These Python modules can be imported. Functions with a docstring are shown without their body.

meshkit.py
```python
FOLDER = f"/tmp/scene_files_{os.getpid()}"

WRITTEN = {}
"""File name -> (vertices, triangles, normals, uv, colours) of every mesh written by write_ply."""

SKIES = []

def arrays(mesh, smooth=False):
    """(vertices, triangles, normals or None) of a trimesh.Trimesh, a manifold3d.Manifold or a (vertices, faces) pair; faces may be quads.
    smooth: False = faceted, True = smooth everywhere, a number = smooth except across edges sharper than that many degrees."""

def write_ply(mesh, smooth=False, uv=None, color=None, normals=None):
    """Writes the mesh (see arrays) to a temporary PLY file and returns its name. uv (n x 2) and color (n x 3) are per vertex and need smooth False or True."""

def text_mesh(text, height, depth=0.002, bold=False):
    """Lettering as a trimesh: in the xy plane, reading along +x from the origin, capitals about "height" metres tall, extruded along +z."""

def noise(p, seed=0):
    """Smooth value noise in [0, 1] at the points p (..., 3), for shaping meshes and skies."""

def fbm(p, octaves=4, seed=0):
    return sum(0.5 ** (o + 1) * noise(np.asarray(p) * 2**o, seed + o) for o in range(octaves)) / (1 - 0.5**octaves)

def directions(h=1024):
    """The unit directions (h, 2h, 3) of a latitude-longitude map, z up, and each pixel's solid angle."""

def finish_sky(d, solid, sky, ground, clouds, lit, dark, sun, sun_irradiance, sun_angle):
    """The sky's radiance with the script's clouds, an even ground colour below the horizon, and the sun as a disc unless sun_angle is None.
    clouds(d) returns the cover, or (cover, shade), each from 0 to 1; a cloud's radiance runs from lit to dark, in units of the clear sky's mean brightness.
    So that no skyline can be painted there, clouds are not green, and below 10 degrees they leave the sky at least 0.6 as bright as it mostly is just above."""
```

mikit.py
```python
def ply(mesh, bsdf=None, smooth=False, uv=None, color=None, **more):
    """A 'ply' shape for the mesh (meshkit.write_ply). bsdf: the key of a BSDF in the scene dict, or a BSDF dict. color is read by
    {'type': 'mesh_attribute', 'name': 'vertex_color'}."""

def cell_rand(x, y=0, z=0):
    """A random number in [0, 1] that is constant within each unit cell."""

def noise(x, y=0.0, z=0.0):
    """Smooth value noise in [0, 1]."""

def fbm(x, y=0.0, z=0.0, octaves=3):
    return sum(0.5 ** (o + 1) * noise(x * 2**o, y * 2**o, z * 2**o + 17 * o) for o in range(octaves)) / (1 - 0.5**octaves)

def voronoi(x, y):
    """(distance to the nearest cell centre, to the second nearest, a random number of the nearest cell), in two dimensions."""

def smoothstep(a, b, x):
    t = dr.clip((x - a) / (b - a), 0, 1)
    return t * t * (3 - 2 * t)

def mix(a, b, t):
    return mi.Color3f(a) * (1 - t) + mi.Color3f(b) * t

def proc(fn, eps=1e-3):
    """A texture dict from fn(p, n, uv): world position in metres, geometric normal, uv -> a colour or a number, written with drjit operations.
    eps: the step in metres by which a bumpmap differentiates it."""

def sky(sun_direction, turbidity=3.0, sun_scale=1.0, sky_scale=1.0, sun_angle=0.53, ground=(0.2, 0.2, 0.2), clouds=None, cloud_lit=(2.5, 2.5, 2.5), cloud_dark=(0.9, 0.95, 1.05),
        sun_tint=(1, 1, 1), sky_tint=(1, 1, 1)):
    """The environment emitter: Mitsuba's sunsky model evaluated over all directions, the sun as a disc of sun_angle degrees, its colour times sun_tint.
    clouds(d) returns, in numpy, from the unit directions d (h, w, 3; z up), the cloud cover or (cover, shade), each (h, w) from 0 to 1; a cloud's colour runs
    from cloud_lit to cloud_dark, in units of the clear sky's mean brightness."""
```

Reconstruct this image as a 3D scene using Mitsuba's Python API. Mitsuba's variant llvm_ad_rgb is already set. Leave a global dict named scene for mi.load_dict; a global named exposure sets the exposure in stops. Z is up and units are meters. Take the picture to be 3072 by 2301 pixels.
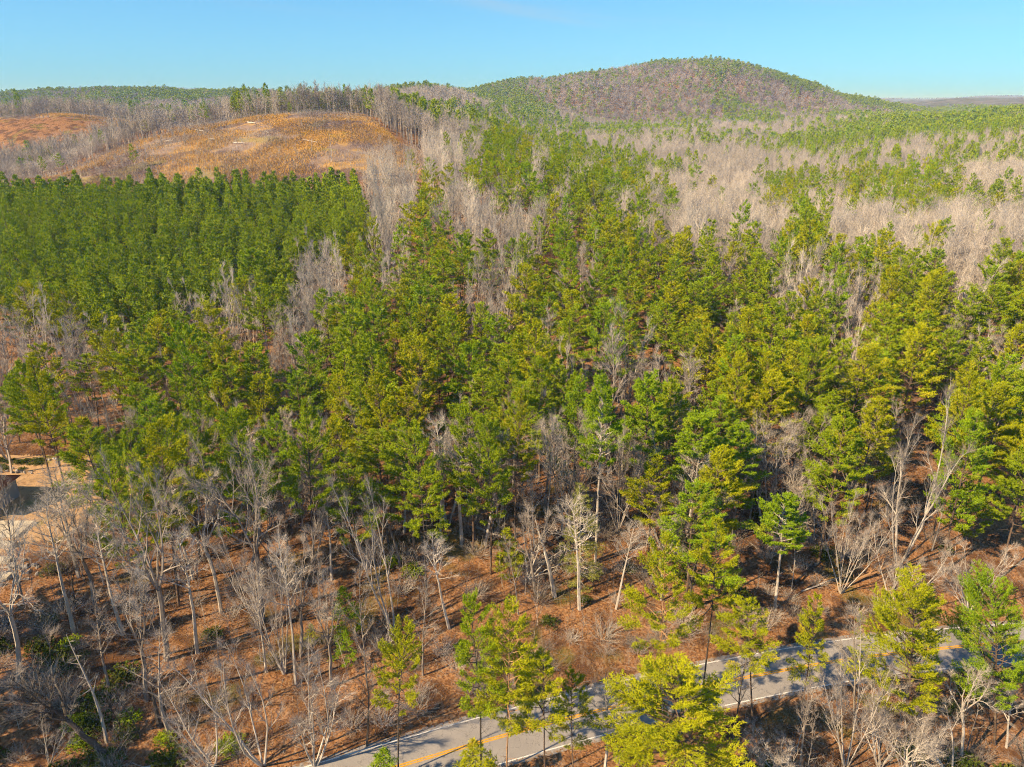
import math, numpy as np, mitsuba as mi, drjit as dr, mikit, meshkit
from mikit import noise, fbm, voronoi, cell_rand, smoothstep, mix
from scipy.interpolate import RBFInterpolator, RegularGridInterpolator
T4 = mi.ScalarTransform4f
scene, labels = {}, {}

# ------------------------------------------------------------------ camera, sky, exposure
PITCH = 21.5
scene['camera'] = {'type': 'perspective', 'fov': 71.6, 'fov_axis': 'x', 'near_clip': 0.5, 'far_clip': 40000.0,
    'to_world': T4().look_at(origin=[0, 0, 60], target=[0, math.cos(math.radians(PITCH)), 60 - math.sin(math.radians(PITCH))], up=[0, 0, 1])}
SUN_AZ, SUN_EL = 30.0, 37.0                       # the shadows fall to the right and a little away from the camera
_e, _a = math.radians(SUN_EL), math.radians(SUN_AZ)
SUN = (-math.cos(_a) * math.cos(_e), -math.sin(_a) * math.cos(_e), math.sin(_e))
def cirrus(d):
    """Thin high streaks of cloud."""
    az, el = np.arctan2(d[..., 0], np.maximum(d[..., 1], 1e-3)), np.arcsin(np.clip(d[..., 2], -1, 1))
    cover = 0 * az
    for a0, e0, slope, wide, long_, amount in ((0.0, 0.110, -0.17, 0.0045, 0.10, 0.30), (0.10, 0.102, -0.10, 0.006, 0.16, 0.12), (-0.62, 0.112, 0.10, 0.005, 0.12, 0.14), (0.36, 0.112, -0.08, 0.004, 0.10, 0.16),
                                               (-0.30, 0.108, -0.06, 0.004, 0.12, 0.08), (0.55, 0.085, -0.03, 0.006, 0.20, 0.07), (-0.1, 0.21, -0.1, 0.012, 0.4, 0.3), (0.5, 0.30, -0.15, 0.02, 0.5, 0.3)):
        t = el - e0 - slope * (az - a0)
        w = wide * (0.6 + 0.8 * meshkit.noise(np.stack([az * 9, az * 0 + e0 * 90, az * 0], -1), 4))
        body = np.exp(-(t / w) ** 2 - ((az - a0) / long_) ** 2)
        fibre = meshkit.fbm(np.stack([az * 14 + el * 30, t * 260, az * 0 + a0 * 9], -1), 3, 6)
        cover = cover + amount * body * np.clip(0.25 + 1.6 * (fibre - 0.3), 0, 1)
    return np.clip(cover, 0, 1)
scene['sky'] = mikit.sky(SUN, turbidity=2.0, sun_scale=1.0, sky_scale=0.85, sky_tint=(0.55, 0.96, 1.17), sun_tint=(1.06, 1.0, 0.88), clouds=cirrus, cloud_lit=(1.9, 1.9, 1.9), ground=(0.12, 0.10, 0.06))
exposure = 2.5
# ------------------------------------------------------------------ the lie of the land: surveyed heights x y z (metres)
HEIGHTS = np.array('''-56 30 -2.0 -37 30 -2.0 0 30 -1.0 36 30 -1.0 56 30 -1.0 -85 60 0.0 -56 60 1.0 0 60 0.0 56 60 0.0 86 60 0.0 -126 100 1.0 -82 100 2.0 0 100 2.5 82 100 4.0 126 100 4.0 -176 150 2.0 -116 150 3.0 -58 150 3.0 0 150 4.0 57 150 4.0 115 150 5.0 177 150 6.0 -226 200 5.0 -148 200 6.0 -90 200 7.0 -42 200 8.0 0 200 10.0 45 200 8.0 93 200 6.0 148 200 7.0 228 200 8.0 -304 280 15.0 -199 280 17.0 -121 280 19.0 -69 280 19.0 -18 280 22.0 21 280 18.0 61 280 10.0 114 280 4.0 202 280 6.0 309 280 10.0 -393 370 22.0 -258 370 25.0 -206 370 31.0 -155 370 36.0 -98 370 38.0 -34 370 31.0 2 370 26.0 45 370 13.0 97 370 4.0 182 370 4.0 262 370 9.0 401 370 14.0 -478 450 12.0 -314 450 13.0 -282 450 19.0 -249 450 32.0 -203 450 43.5 -156 450 47.0 -117 450 47.0 -67 450 40.0 -27 450 31.0 34 450 14.0 116 450 3.0 219 450 6.0 315 450 12.0 481 450 20.0 -556 530 22.0 -365 530 26.0 -304 530 31.0 -256 530 38.0 -214 530 46.0 -181 530 52.0 -137 530 54.5 -102 530 52.5 -55 530 42.0 15 530 22.0 112 530 4.0 256 530 8.0 367 530 16.0 562 530 25.0 -618 600 46.0 -406 600 48.0 -352 600 50.0 -301 600 45.0 -243 600 44.0 -156 600 48.0 -102 600 47.0 0 600 24.0 126 600 5.0 288 600 10.0 413 600 20.0 -775 750 35.0 -510 750 35.0 -344 750 35.0 -211 750 40.0 -111 750 40.0 0 750 22.0 156 750 8.0 357 750 14.0 512 750 28.0 -1034 1000 25.0 -679 1000 30.0 -457 1000 34.0 -236 1000 38.0 -104 1000 40.0 28 1000 18.0 207 1000 10.0 428 1000 20.0 560 1000 25.0 678 1000 33.0 1039 1000 45.0 -1337 1300 35.0 -878 1300 40.0 -590 1300 48.0 -304 1300 60.0 -145 1300 76.0 0 1300 40.0 267 1300 14.0 439 1300 18.0 611 1300 24.0 754 1300 27.0 878 1300 40.0 1344 1300 55.0 -1076 1600 50.0 -724 1600 58.0 -375 1600 55.0 -165 1600 60.0 0 1600 60.0 254 1600 60.0 421 1600 62.0 607 1600 42.0 821 1600 22.0 1084 1600 22.0 -1272 1900 72.0 -1063 1900 80.0 -871 1900 88.0 -741 1900 78.0 -608 1900 80.0 -444 1900 66.0 -237 1900 75.0 -112 1900 82.0 0 1900 92.0 135 1900 116.0 297 1900 137.0 419 1900 147.0 491 1900 151.0 541 1900 147.0 584 1900 133.0 651 1900 116.0 711 1900 102.0 797 1900 78.0 883 1900 58.0 971 1900 36.0 1284 1900 25.0 -1543 2300 60.0 -900 2300 60.0 -287 2300 60.0 264 2300 90.0 602 2300 95.0 970 2300 50.0 1548 2300 40.0 -2846 3200 60.0 -2144 3200 70.0 -1167 3200 70.0 0 3200 60.0 1351 3200 40.0 1766 3200 62.0 2143 3200 74.0 2739 3200 80.0 -4002 4500 60.0 0 4500 50.0 2091 4500 60.0 2383 4500 74.0 2676 4500 82.0 3014 4500 80.0 3854 4500 80.0 -5788 6500 40.0 0 6500 40.0 4366 6500 40.0 6720 6500 40.0 -8004 9000 60.0 0 9000 60.0 4026 9000 60.0 4327 9000 128.0 4644 9000 112.0 4961 9000 100.0 5347 9000 125.0 5576 9000 150.0 6017 9000 140.0 9269 9000 120.0 -12458 14000 40.0 0 14000 40.0 14465 14000 40.0'''.split(), float).reshape(-1, 3)
ROAD = np.array([[-60.0, 27.5], [-45.0, 36.0], [-32.0, 42.5], [-20.0, 47.4], [-8.3, 51.6], [-2.9, 53.6], [6.4, 56.6], [12.8, 58.6], [28.5, 62.7], [33.5, 63.9], [38.9, 65.0], [54.5, 67.2], [70.0, 68.6], [90.0, 69.6], [130.0, 70.5]])
def _q(x, y):
    y = np.maximum(y, 25.0)
    return np.stack([np.clip(x / y, -1.6, 1.6) * 2.2, np.log(y)], -1)
_gx, _gy = np.linspace(-1.6, 1.6, 201), np.linspace(np.log(25), np.log(15000), 260)
_g = RBFInterpolator(_q(HEIGHTS[:, 0], HEIGHTS[:, 1]), HEIGHTS[:, 2], kernel='thin_plate_spline', smoothing=2e-3)(
    np.stack(np.meshgrid(_gx * 2.2, _gy, indexing='ij'), -1).reshape(-1, 2)).reshape(201, 260)
_land = RegularGridInterpolator((_gx, _gy), _g, bounds_error=False, fill_value=None)

def road_side(x, y):
    """Signed distance to the road's centre line, positive on its far side."""
    best, sign = np.full(np.shape(x), 1e9), np.zeros(np.shape(x))
    for a, b in zip(ROAD[:-1], ROAD[1:]):
        d = b - a
        t = np.clip(((x - a[0]) * d[0] + (y - a[1]) * d[1]) / (d @ d), 0, 1)
        ex, ey = x - a[0] - t * d[0], y - a[1] - t * d[1]
        r = np.hypot(ex, ey)
        m = r < best
        best, sign = np.where(m, r, best), np.where(m, np.sign(d[0] * (y - a[1]) - d[1] * (x - a[0])), sign)
    return best * sign

def land(x, y):
    x, y = np.asarray(x, float), np.asarray(y, float)
    yy = np.maximum(y, 25.1)
    h = np.maximum(_land(np.stack([np.clip(x / yy, -1.6, 1.6), np.minimum(np.log(yy), 9.6)], -1)), -5)
    r = road_side(x, y)
    t = np.clip((np.abs(r) - 4.2) / 9, 0, 1)
    return h * t * t * (3 - 2 * t)

def rough(x, y):
    """The land with its bumps: what the ground mesh and all that stands on it use."""
    x, y = np.asarray(x, float), np.asarray(y, float)
    p = np.stack([x, y, x * 0 + 3.3], -1)
    r = np.clip((np.abs(road_side(x, y)) - 3.9) / 5, 0, 1)
    near = np.clip((y - 120) / 200, 0, 1)
    far = np.clip((y - 700) / 600, 0, 1)
    return land(x, y) + r * (0.5 * (meshkit.fbm(p * 0.22, 3, 5) - 0.5) + near * 4 * (meshkit.fbm(p * 0.018, 4, 9) - 0.5) + far * 34 * (meshkit.fbm(p * 0.0050, 4, 12) - 0.5))

def inside(poly, x, y):
    x, y, poly = np.asarray(x, float), np.asarray(y, float), np.asarray(poly, float)
    c = np.zeros(x.shape, bool)
    for (x0, y0), (x1, y1) in zip(poly, np.roll(poly, -1, 0)):
        if y0 != y1:
            c ^= ((y0 > y) != (y1 > y)) & (x < (x1 - x0) * (y - y0) / (y1 - y0) + x0)
    return c

CLEARING = [(-264, 345), (-252, 392), (-240, 455), (-208, 503), (-160, 530), (-138, 541), (-117, 544), (-104, 536), (-91, 500), (-66, 440), (-38, 384), (-33, 350), (-70, 322), (-140, 312), (-210, 315)]
CLEARING_TWO = [(-560, 590), (-390, 610), (-335, 605), (-262, 560), (-222, 585), (-240, 640), (-330, 668), (-430, 665), (-560, 660)]
LAWN = [(-120, 82), (-72, 83), (-66, 88), (-62.5, 97), (-61.5, 106), (-64, 112), (-72, 114), (-120, 110)]

# ------------------------------------------------------------------ materials
def proc_bsdf(fn): return {'type': 'twosided', 'bsdf': {'type': 'diffuse', 'reflectance': mikit.proc(fn)}}
def tinted(a, b, c, fine, broad):
    """Two colours mixed by a fine and a broad noise, a third in sprinkled patches."""
    def fn(p, n, uv):
        f = noise(p.x * fine, p.y * fine, p.z * fine)
        g = noise(p.x * broad + 7, p.y * broad, p.z * broad)
        m = mix(a, b, dr.clip(0.55 * f + 0.75 * g - 0.15, 0, 1))
        return mix(m, c, smoothstep(0.72, 0.92, noise(p.x * fine * 0.6 + 31, p.y * fine * 0.6, p.z * fine * 0.6)) * 0.7)
    return proc_bsdf(fn)
scene['needles_olive'] = tinted((0.207, 0.293, 0.012), (0.329, 0.403, 0.015), (0.439, 0.415, 0.037), 1.1, 0.09)
scene['needles_bright'] = tinted((0.189, 0.304, 0.013), (0.294, 0.41, 0.017), (0.378, 0.399, 0.032), 1.1, 0.1)
scene['needles_yellow'] = tinted((0.275, 0.319, 0.011), (0.44, 0.44, 0.013), (0.55, 0.44, 0.033), 1.2, 0.13)
scene['needles_dark'] = tinted((0.21, 0.29, 0.014), (0.34, 0.42, 0.018), (0.42, 0.42, 0.03), 0.9, 0.06)
scene['needles_hemlock'] = tinted((0.22, 0.24, 0.04), (0.34, 0.34, 0.07), (0.4, 0.35, 0.11), 1.2, 0.2)
scene['leaves_shrub'] = tinted((0.05, 0.085, 0.012), (0.13, 0.15, 0.02), (0.22, 0.19, 0.04), 1.5, 0.3)
scene['leaves_brown'] = tinted((0.22, 0.09, 0.03), (0.34, 0.16, 0.05), (0.45, 0.26, 0.10), 2.0, 0.3)
scene['bark_pine'] = tinted((0.10, 0.070, 0.050), (0.21, 0.15, 0.11), (0.30, 0.24, 0.18), 2.5, 0.5)
scene['bark_pale'] = tinted((0.36, 0.32, 0.27), (0.6, 0.54, 0.47), (0.74, 0.69, 0.62), 1.7, 0.2)
scene['bark_grey'] = tinted((0.2, 0.17, 0.145), (0.36, 0.315, 0.27), (0.52, 0.47, 0.41), 1.7, 0.15)
scene['bark_dark'] = tinted((0.06, 0.050, 0.042), (0.13, 0.11, 0.09), (0.28, 0.26, 0.22), 1.9, 0.3)
scene['bark_orange'] = tinted((0.32, 0.17, 0.08), (0.46, 0.29, 0.16), (0.52, 0.42, 0.30), 1.3, 0.3)
scene['twigs_pale'] = tinted((0.42, 0.37, 0.315), (0.62, 0.56, 0.49), (0.7, 0.63, 0.55), 0.8, 0.1)
scene['twigs_grey'] = tinted((0.3, 0.26, 0.225), (0.47, 0.41, 0.36), (0.58, 0.52, 0.46), 0.8, 0.08)
scene['twigs_far'] = tinted((0.31, 0.28, 0.24), (0.5, 0.45, 0.395), (0.56, 0.5, 0.44), 0.12, 0.02)

def litter(p, n, uv):
    a, b, which = voronoi(p.x * 5.5 + 0.3 * noise(p.x * 9, p.y * 9), p.y * 5.5)          # leaves
    leaf = mix((0.15, 0.070, 0.032), (0.39, 0.205, 0.095), which)
    leaf = mix(leaf, (0.44, 0.27, 0.14), smoothstep(0.86, 0.95, cell_rand(p.x * 5, p.y * 5)) * 0.8)
    g = fbm(p.x * 0.35, p.y * 0.35, 0.0, 3)
    leaf = mix(leaf, (0.085, 0.045, 0.026), smoothstep(0.46, 0.66, g) * 0.8)              # bare humus
    leaf = mix(leaf, (0.12, 0.13, 0.025), smoothstep(0.66, 0.80, fbm(p.x * 0.16 + 9, p.y * 0.16, 0.0, 3)) * 0.6)   # moss and greenbrier
    t = noise(p.x * 3.1, p.y * 0.9)
    leaf = mix(leaf, (0.36, 0.27, 0.19), smoothstep(0.70, 0.9, t) * 0.35)
    return leaf
scene['leaf_litter'] = proc_bsdf(litter)
def cutover(p, n, uv):
    a = fbm(p.x * 0.030, p.y * 0.030 + 4, 0.0, 4)
    b = fbm(p.x * 0.11 + 20, p.y * 0.075, 0.0, 4)
    c = fbm(p.x * 0.55, p.y * 0.30, 0.0, 3)
    m = mix((0.22, 0.150, 0.110), (0.38, 0.265, 0.19), c)                                   # dead brush and soil
    m = mix(m, (0.50, 0.30, 0.10), smoothstep(0.47, 0.60, b * 0.65 + a * 0.35) * 0.85)     # broomsedge
    m = mix(m, (0.13, 0.085, 0.075), smoothstep(0.50, 0.60, fbm(p.x * 0.05 + 50, p.y * 0.030, 0.0, 5)) * 0.85)     # slash
    return mix(m, (0.30, 0.26, 0.06), smoothstep(0.60, 0.72, fbm(p.x * 0.05 + 90, p.y * 0.05, 0.0, 3)) * 0.5)
scene['cutover_soil'] = proc_bsdf(cutover)
def turf(p, n, uv):
    a, b = fbm(p.x * 0.3, p.y * 0.5, 0.0, 4), noise(p.x * 6, p.y * 6)
    m = mix((0.42, 0.25, 0.12), (0.60, 0.40, 0.22), a * 0.7 + b * 0.4)
    m = mix(m, (0.22, 0.22, 0.05), smoothstep(0.58, 0.75, fbm(p.x * 0.17 + 5, p.y * 0.17, 0.0, 3)) * 0.7)
    return mix(m, (0.30, 0.17, 0.09), smoothstep(0.74, 0.86, noise(p.x * 2.3, p.y * 2.3)) * 0.6)
scene['winter_turf'] = proc_bsdf(turf)
def asphalt(p, n, uv):
    a = fbm(p.x * 0.5, p.y * 0.5, 0.0, 4)
    m = mix((0.265, 0.245, 0.228), (0.37, 0.345, 0.32), a * 0.8 + 0.3 * noise(p.x * 14, p.y * 14))
    across = uv.x * 7.3 - 3.65                                                             # metres from the centre line
    crack = dr.abs(fbm(p.x * 0.9 + 3, p.y * 0.9, 0.0, 4) - 0.5)
    m = mix(m, (0.09, 0.085, 0.08), smoothstep(0.012, 0.003, crack) * 0.5)
    patch = smoothstep(0.62, 0.68, noise(p.x * 0.11 + 2, p.y * 0.11))
    m = mix(m, (0.17, 0.16, 0.15), patch * 0.45)
    edge = smoothstep(3.1, 3.6, dr.abs(across) + 0.5 * (noise(p.x * 1.3, p.y * 1.3) - 0.5))
    return mix(m, (0.27, 0.17, 0.09), edge * smoothstep(0.35, 0.6, noise(p.x * 5, p.y * 5)) * 0.8)   # blown leaves on the shoulder
scene['asphalt'] = proc_bsdf(asphalt)
def worn(col, amount):
    def fn(p, n, uv):
        w = smoothstep(0.62, 0.75, fbm(p.x * 2.2, p.y * 2.2, 0.0, 3)) * amount
        return mix(col, (0.27, 0.25, 0.22), w)
    return proc_bsdf(fn)
scene['white_paint'] = worn((0.74, 0.71, 0.66), 0.75)
scene['yellow_paint'] = worn((0.72, 0.36, 0.03), 0.4)
scene['pale_concrete'] = tinted((0.50, 0.43, 0.32), (0.62, 0.55, 0.43), (0.44, 0.38, 0.28), 1.0, 0.4)
scene['pale_stone'] = tinted((0.28, 0.25, 0.22), (0.48, 0.45, 0.42), (0.22, 0.2, 0.17), 2.0, 0.6)
scene['grass_blades'] = tinted((0.46, 0.26, 0.06), (0.66, 0.40, 0.11), (0.36, 0.29, 0.07), 0.6, 0.06)

scene['twigs_dark'] = tinted((0.20, 0.175, 0.155), (0.34, 0.30, 0.265), (0.42, 0.37, 0.33), 0.12, 0.02)
scene['far_forest'] = tinted((0.085, 0.10, 0.05), (0.24, 0.20, 0.165), (0.30, 0.25, 0.21), 0.03, 0.006)
scene['bark_slash'] = tinted((0.12, 0.085, 0.078), (0.27, 0.20, 0.18), (0.46, 0.38, 0.33), 0.3, 0.05)
scene['siding'] = tinted((0.30, 0.36, 0.42), (0.36, 0.42, 0.48), (0.26, 0.31, 0.36), 1.0, 0.4)
scene['roof_shingle'] = tinted((0.20, 0.11, 0.09), (0.30, 0.17, 0.14), (0.14, 0.09, 0.08), 2.5, 0.5)

# ------------------------------------------------------------------ the ground
def grid(us, ys):
    U, Y = np.meshgrid(us, ys, indexing='ij')
    X = U * np.maximum(Y, 25.0)
    v = np.stack([X, Y, rough(X, Y)], -1).reshape(-1, 3)
    n = len(ys)
    i, j = np.meshgrid(np.arange(len(us) - 1), np.arange(n - 1), indexing='ij')
    a = (i * n + j).ravel()
    f = np.concatenate([np.stack([a, a + n, a + n + 1], 1), np.stack([a, a + n + 1, a + 1], 1)])
    return v, f
us = np.concatenate([np.linspace(-1.6, -0.9, 26)[:-1], np.linspace(-0.9, 0.9, 361), np.linspace(0.9, 1.6, 26)[1:]])
ys = np.concatenate([[-90, -50, -20, 0, 12], np.exp(np.linspace(np.log(24), np.log(140), 260)), np.exp(np.linspace(np.log(141), np.log(700), 250)), np.exp(np.linspace(np.log(703), np.log(15000), 260))])
gv, gf = grid(us, ys)
gc = gv[gf].mean(1)
w1 = 5 * (meshkit.fbm(gc * 0.12, 3, 4) - 0.5)
is_clear = inside(CLEARING, gc[:, 0] + w1, gc[:, 1] + w1) | inside(CLEARING_TWO, gc[:, 0] + 3 * w1, gc[:, 1] + 2 * w1)
is_lawn = inside(LAWN, gc[:, 0] + 0.4 * w1, gc[:, 1] + 0.4 * w1)
is_far = gc[:, 1] > 2450
def structure(key, shape, label):
    scene[key] = shape
    labels[key] = {'label': label, 'category': key.replace('_', ' '), 'kind': 'structure'}
def submesh(mask):
    f = gf[mask]
    k, inv = np.unique(f, return_inverse=True)
    return gv[k], inv.reshape(-1, 3)
structure('forest_floor', mikit.ply(submesh(~is_clear & ~is_lawn & ~is_far), 'leaf_litter', smooth=True), 'forest floor of red brown fallen leaves under the trees')
structure('distant_hills', mikit.ply(submesh(is_far), 'far_forest', smooth=True), 'far wooded ridges fading to blue on the horizon')
structure('cleared_hillside', mikit.ply(submesh(is_clear), 'cutover_soil', smooth=True), 'logged hillside of orange grass and purple brown slash on the left')
structure('lawn', mikit.ply(submesh(is_lawn), 'winter_turf', smooth=True), 'dormant tan lawn beside the house at the left edge')

# ------------------------------------------------------------------ the road
def spline(pts, step):
    from scipy.interpolate import CubicSpline
    s = np.concatenate([[0], np.cumsum(np.linalg.norm(np.diff(pts, axis=0), axis=1))])
    from scipy.ndimage import gaussian_filter1d
    t = np.arange(0, s[-1], step)
    c = CubicSpline(s, pts)(t)
    return gaussian_filter1d(c, 6 / step, axis=0, mode='nearest')
CENTRE = spline(ROAD, 0.5)
_t = np.gradient(CENTRE, axis=0); _t /= np.linalg.norm(_t, axis=1, keepdims=True)
SIDE = np.stack([-_t[:, 1], _t[:, 0]], 1)
def strip(o0, o1, z, edge=0.0):
    k = np.arange(len(CENTRE)) * 0.31
    w = edge * (meshkit.fbm(np.stack([k * 1.7, k * 0, k * 0 + o0], -1), 3, 2) - 0.5)[:, None]
    a, b = CENTRE + SIDE * (o0 + w), CENTRE + SIDE * (o1 - w)
    v = np.concatenate([np.c_[a, np.full(len(a), z)], np.c_[b, np.full(len(b), z)]])
    n = len(a); i = np.arange(n - 1)
    f = np.concatenate([np.stack([i, i + 1, i + n + 1], 1), np.stack([i, i + n + 1, i + n], 1)])
    uv = np.concatenate([np.c_[np.zeros(n), k], np.c_[np.ones(n), k]])
    f = f[:, ::-1]
    return mikit.ply((v, f), None, smooth=True, uv=uv)
def with_bsdf(d, b): return {**d, 'bsdf': {'type': 'ref', 'id': b}}
structure('road', with_bsdf(strip(-3.65, 3.65, 0.030, 0.35), 'asphalt'), 'grey two-lane asphalt road curving through the woods')
for key, o0, o1, b, lab in (('road__edge_line', 2.98, 3.11, 'white_paint', 'white line on the far edge of the road'), ('road__edge_line_001', -3.11, -2.98, 'white_paint', 'white line on the near edge of the road'),
                            ('road__centre_line', 0.05, 0.21, 'yellow_paint', 'far yellow centre line'), ('road__centre_line_001', -0.21, -0.05, 'yellow_paint', 'near yellow centre line')):
    scene[key] = with_bsdf(strip(o0, o1, 0.036), b)
    labels[key] = {'label': lab}

# ------------------------------------------------------------------ wood and needles
def unit(v): return v / (np.linalg.norm(v, axis=-1, keepdims=True) + 1e-12)
def frusta(p0, p1, r0, r1, sides):
    p0, p1, r0, r1 = (np.asarray(a, float) for a in (p0, p1, r0, r1))
    t = unit(p1 - p0)
    a = unit(np.cross(t, np.where(np.abs(t[:, 2:]) < 0.9, [[0, 0, 1.0]], [[1.0, 0, 0]])))
    b = np.cross(t, a)
    ang = np.arange(sides) * 2 * np.pi / sides
    ring = np.cos(ang)[None, :, None] * a[:, None] + np.sin(ang)[None, :, None] * b[:, None]
    v = np.concatenate([p0[:, None] + ring * r0[:, None, None], p1[:, None] + ring * r1[:, None, None]], 1)
    i = np.arange(sides); j = (i + 1) % sides
    f = np.concatenate([np.stack([i, j, j + sides], 1), np.stack([i, j + sides, i + sides], 1)])
    return v.reshape(-1, 3), (f[None] + (np.arange(len(p0)) * 2 * sides)[:, None, None]).reshape(-1, 3)
def spikes(p0, p1, r):
    p0, p1, r = np.asarray(p0, float), np.asarray(p1, float), np.asarray(r, float)
    t = unit(p1 - p0)
    a = unit(np.cross(t, np.where(np.abs(t[:, 2:]) < 0.9, [[0, 0, 1.0]], [[1.0, 0, 0]])))
    b = np.cross(t, a)
    v = np.stack([p0 + a * r[:, None], p0 - 0.5 * a * r[:, None] + 0.87 * b * r[:, None], p0 - 0.5 * a * r[:, None] - 0.87 * b * r[:, None], p1], 1)
    f = np.array([[0, 1, 3], [1, 2, 3], [2, 0, 3]])
    return v.reshape(-1, 3), (f[None] + (np.arange(len(p0)) * 4)[:, None, None]).reshape(-1, 3)
def join(parts):
    vs, fs, n = [], [], 0
    for v, f in parts:
        if len(v):
            vs.append(v); fs.append(f + n); n += len(v)
    return np.vstack(vs), np.vstack(fs)
def blades(c, d, k, length, width, spread, rng, up=0.2, flat=0.55):
    """k thin needle-bunch triangles from every centre c, fanned about its direction d."""
    n = len(c)
    dd = unit(d[:, None] + spread * rng.normal(size=(n, k, 3)) + [0, 0, up])
    s = unit(np.cross(dd, [0, 0, 1.0]) + flat * rng.normal(size=(n, k, 3)))
    L = length * rng.uniform(0.7, 1.25, (n, k, 1)); w = width * rng.uniform(0.7, 1.3, (n, k, 1))
    c = c[:, None] + 0.25 * length * rng.normal(size=(n, k, 3))
    v = np.stack([c - s * w, c + s * w, c + dd * L], 2)
    return v.reshape(-1, 3), np.arange(n * k * 3).reshape(-1, 3)

def path(p, d, L, n, wander, lift, rng):
    """A wandering shoot: n + 1 points."""
    pts = [np.array(p, float)]; d = unit(np.array(d, float))
    for _ in range(n):
        d = unit(d + wander * rng.normal(size=3) + [0, 0, lift])
        pts.append(pts[-1] + d * L / n)
    return np.array(pts)
def at(pts, t):
    k = min(int(t * (len(pts) - 1)), len(pts) - 2); s = t * (len(pts) - 1) - k
    return pts[k] * (1 - s) + pts[k + 1] * s, unit(pts[k + 1] - pts[k])
class Wood:
    def __init__(self): self.seg = {}
    def add(self, pts, r0, r1, sides):
        r = np.linspace(r0, r1, len(pts)); s = self.seg.setdefault(sides, [])
        for k in range(len(pts) - 1): s.append((pts[k], pts[k + 1], r[k], r[k + 1]))
    def parts(self):
        return [frusta(*[np.array(x) for x in zip(*s)], sides) for sides, s in self.seg.items()]
def side_dir(d, ang, az):
    a = unit(np.cross(d, [0.13, 0.21, 0.97])); b = np.cross(d, a)
    return unit(math.cos(ang) * d + math.sin(ang) * (math.cos(az) * a + math.sin(az) * b))

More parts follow.
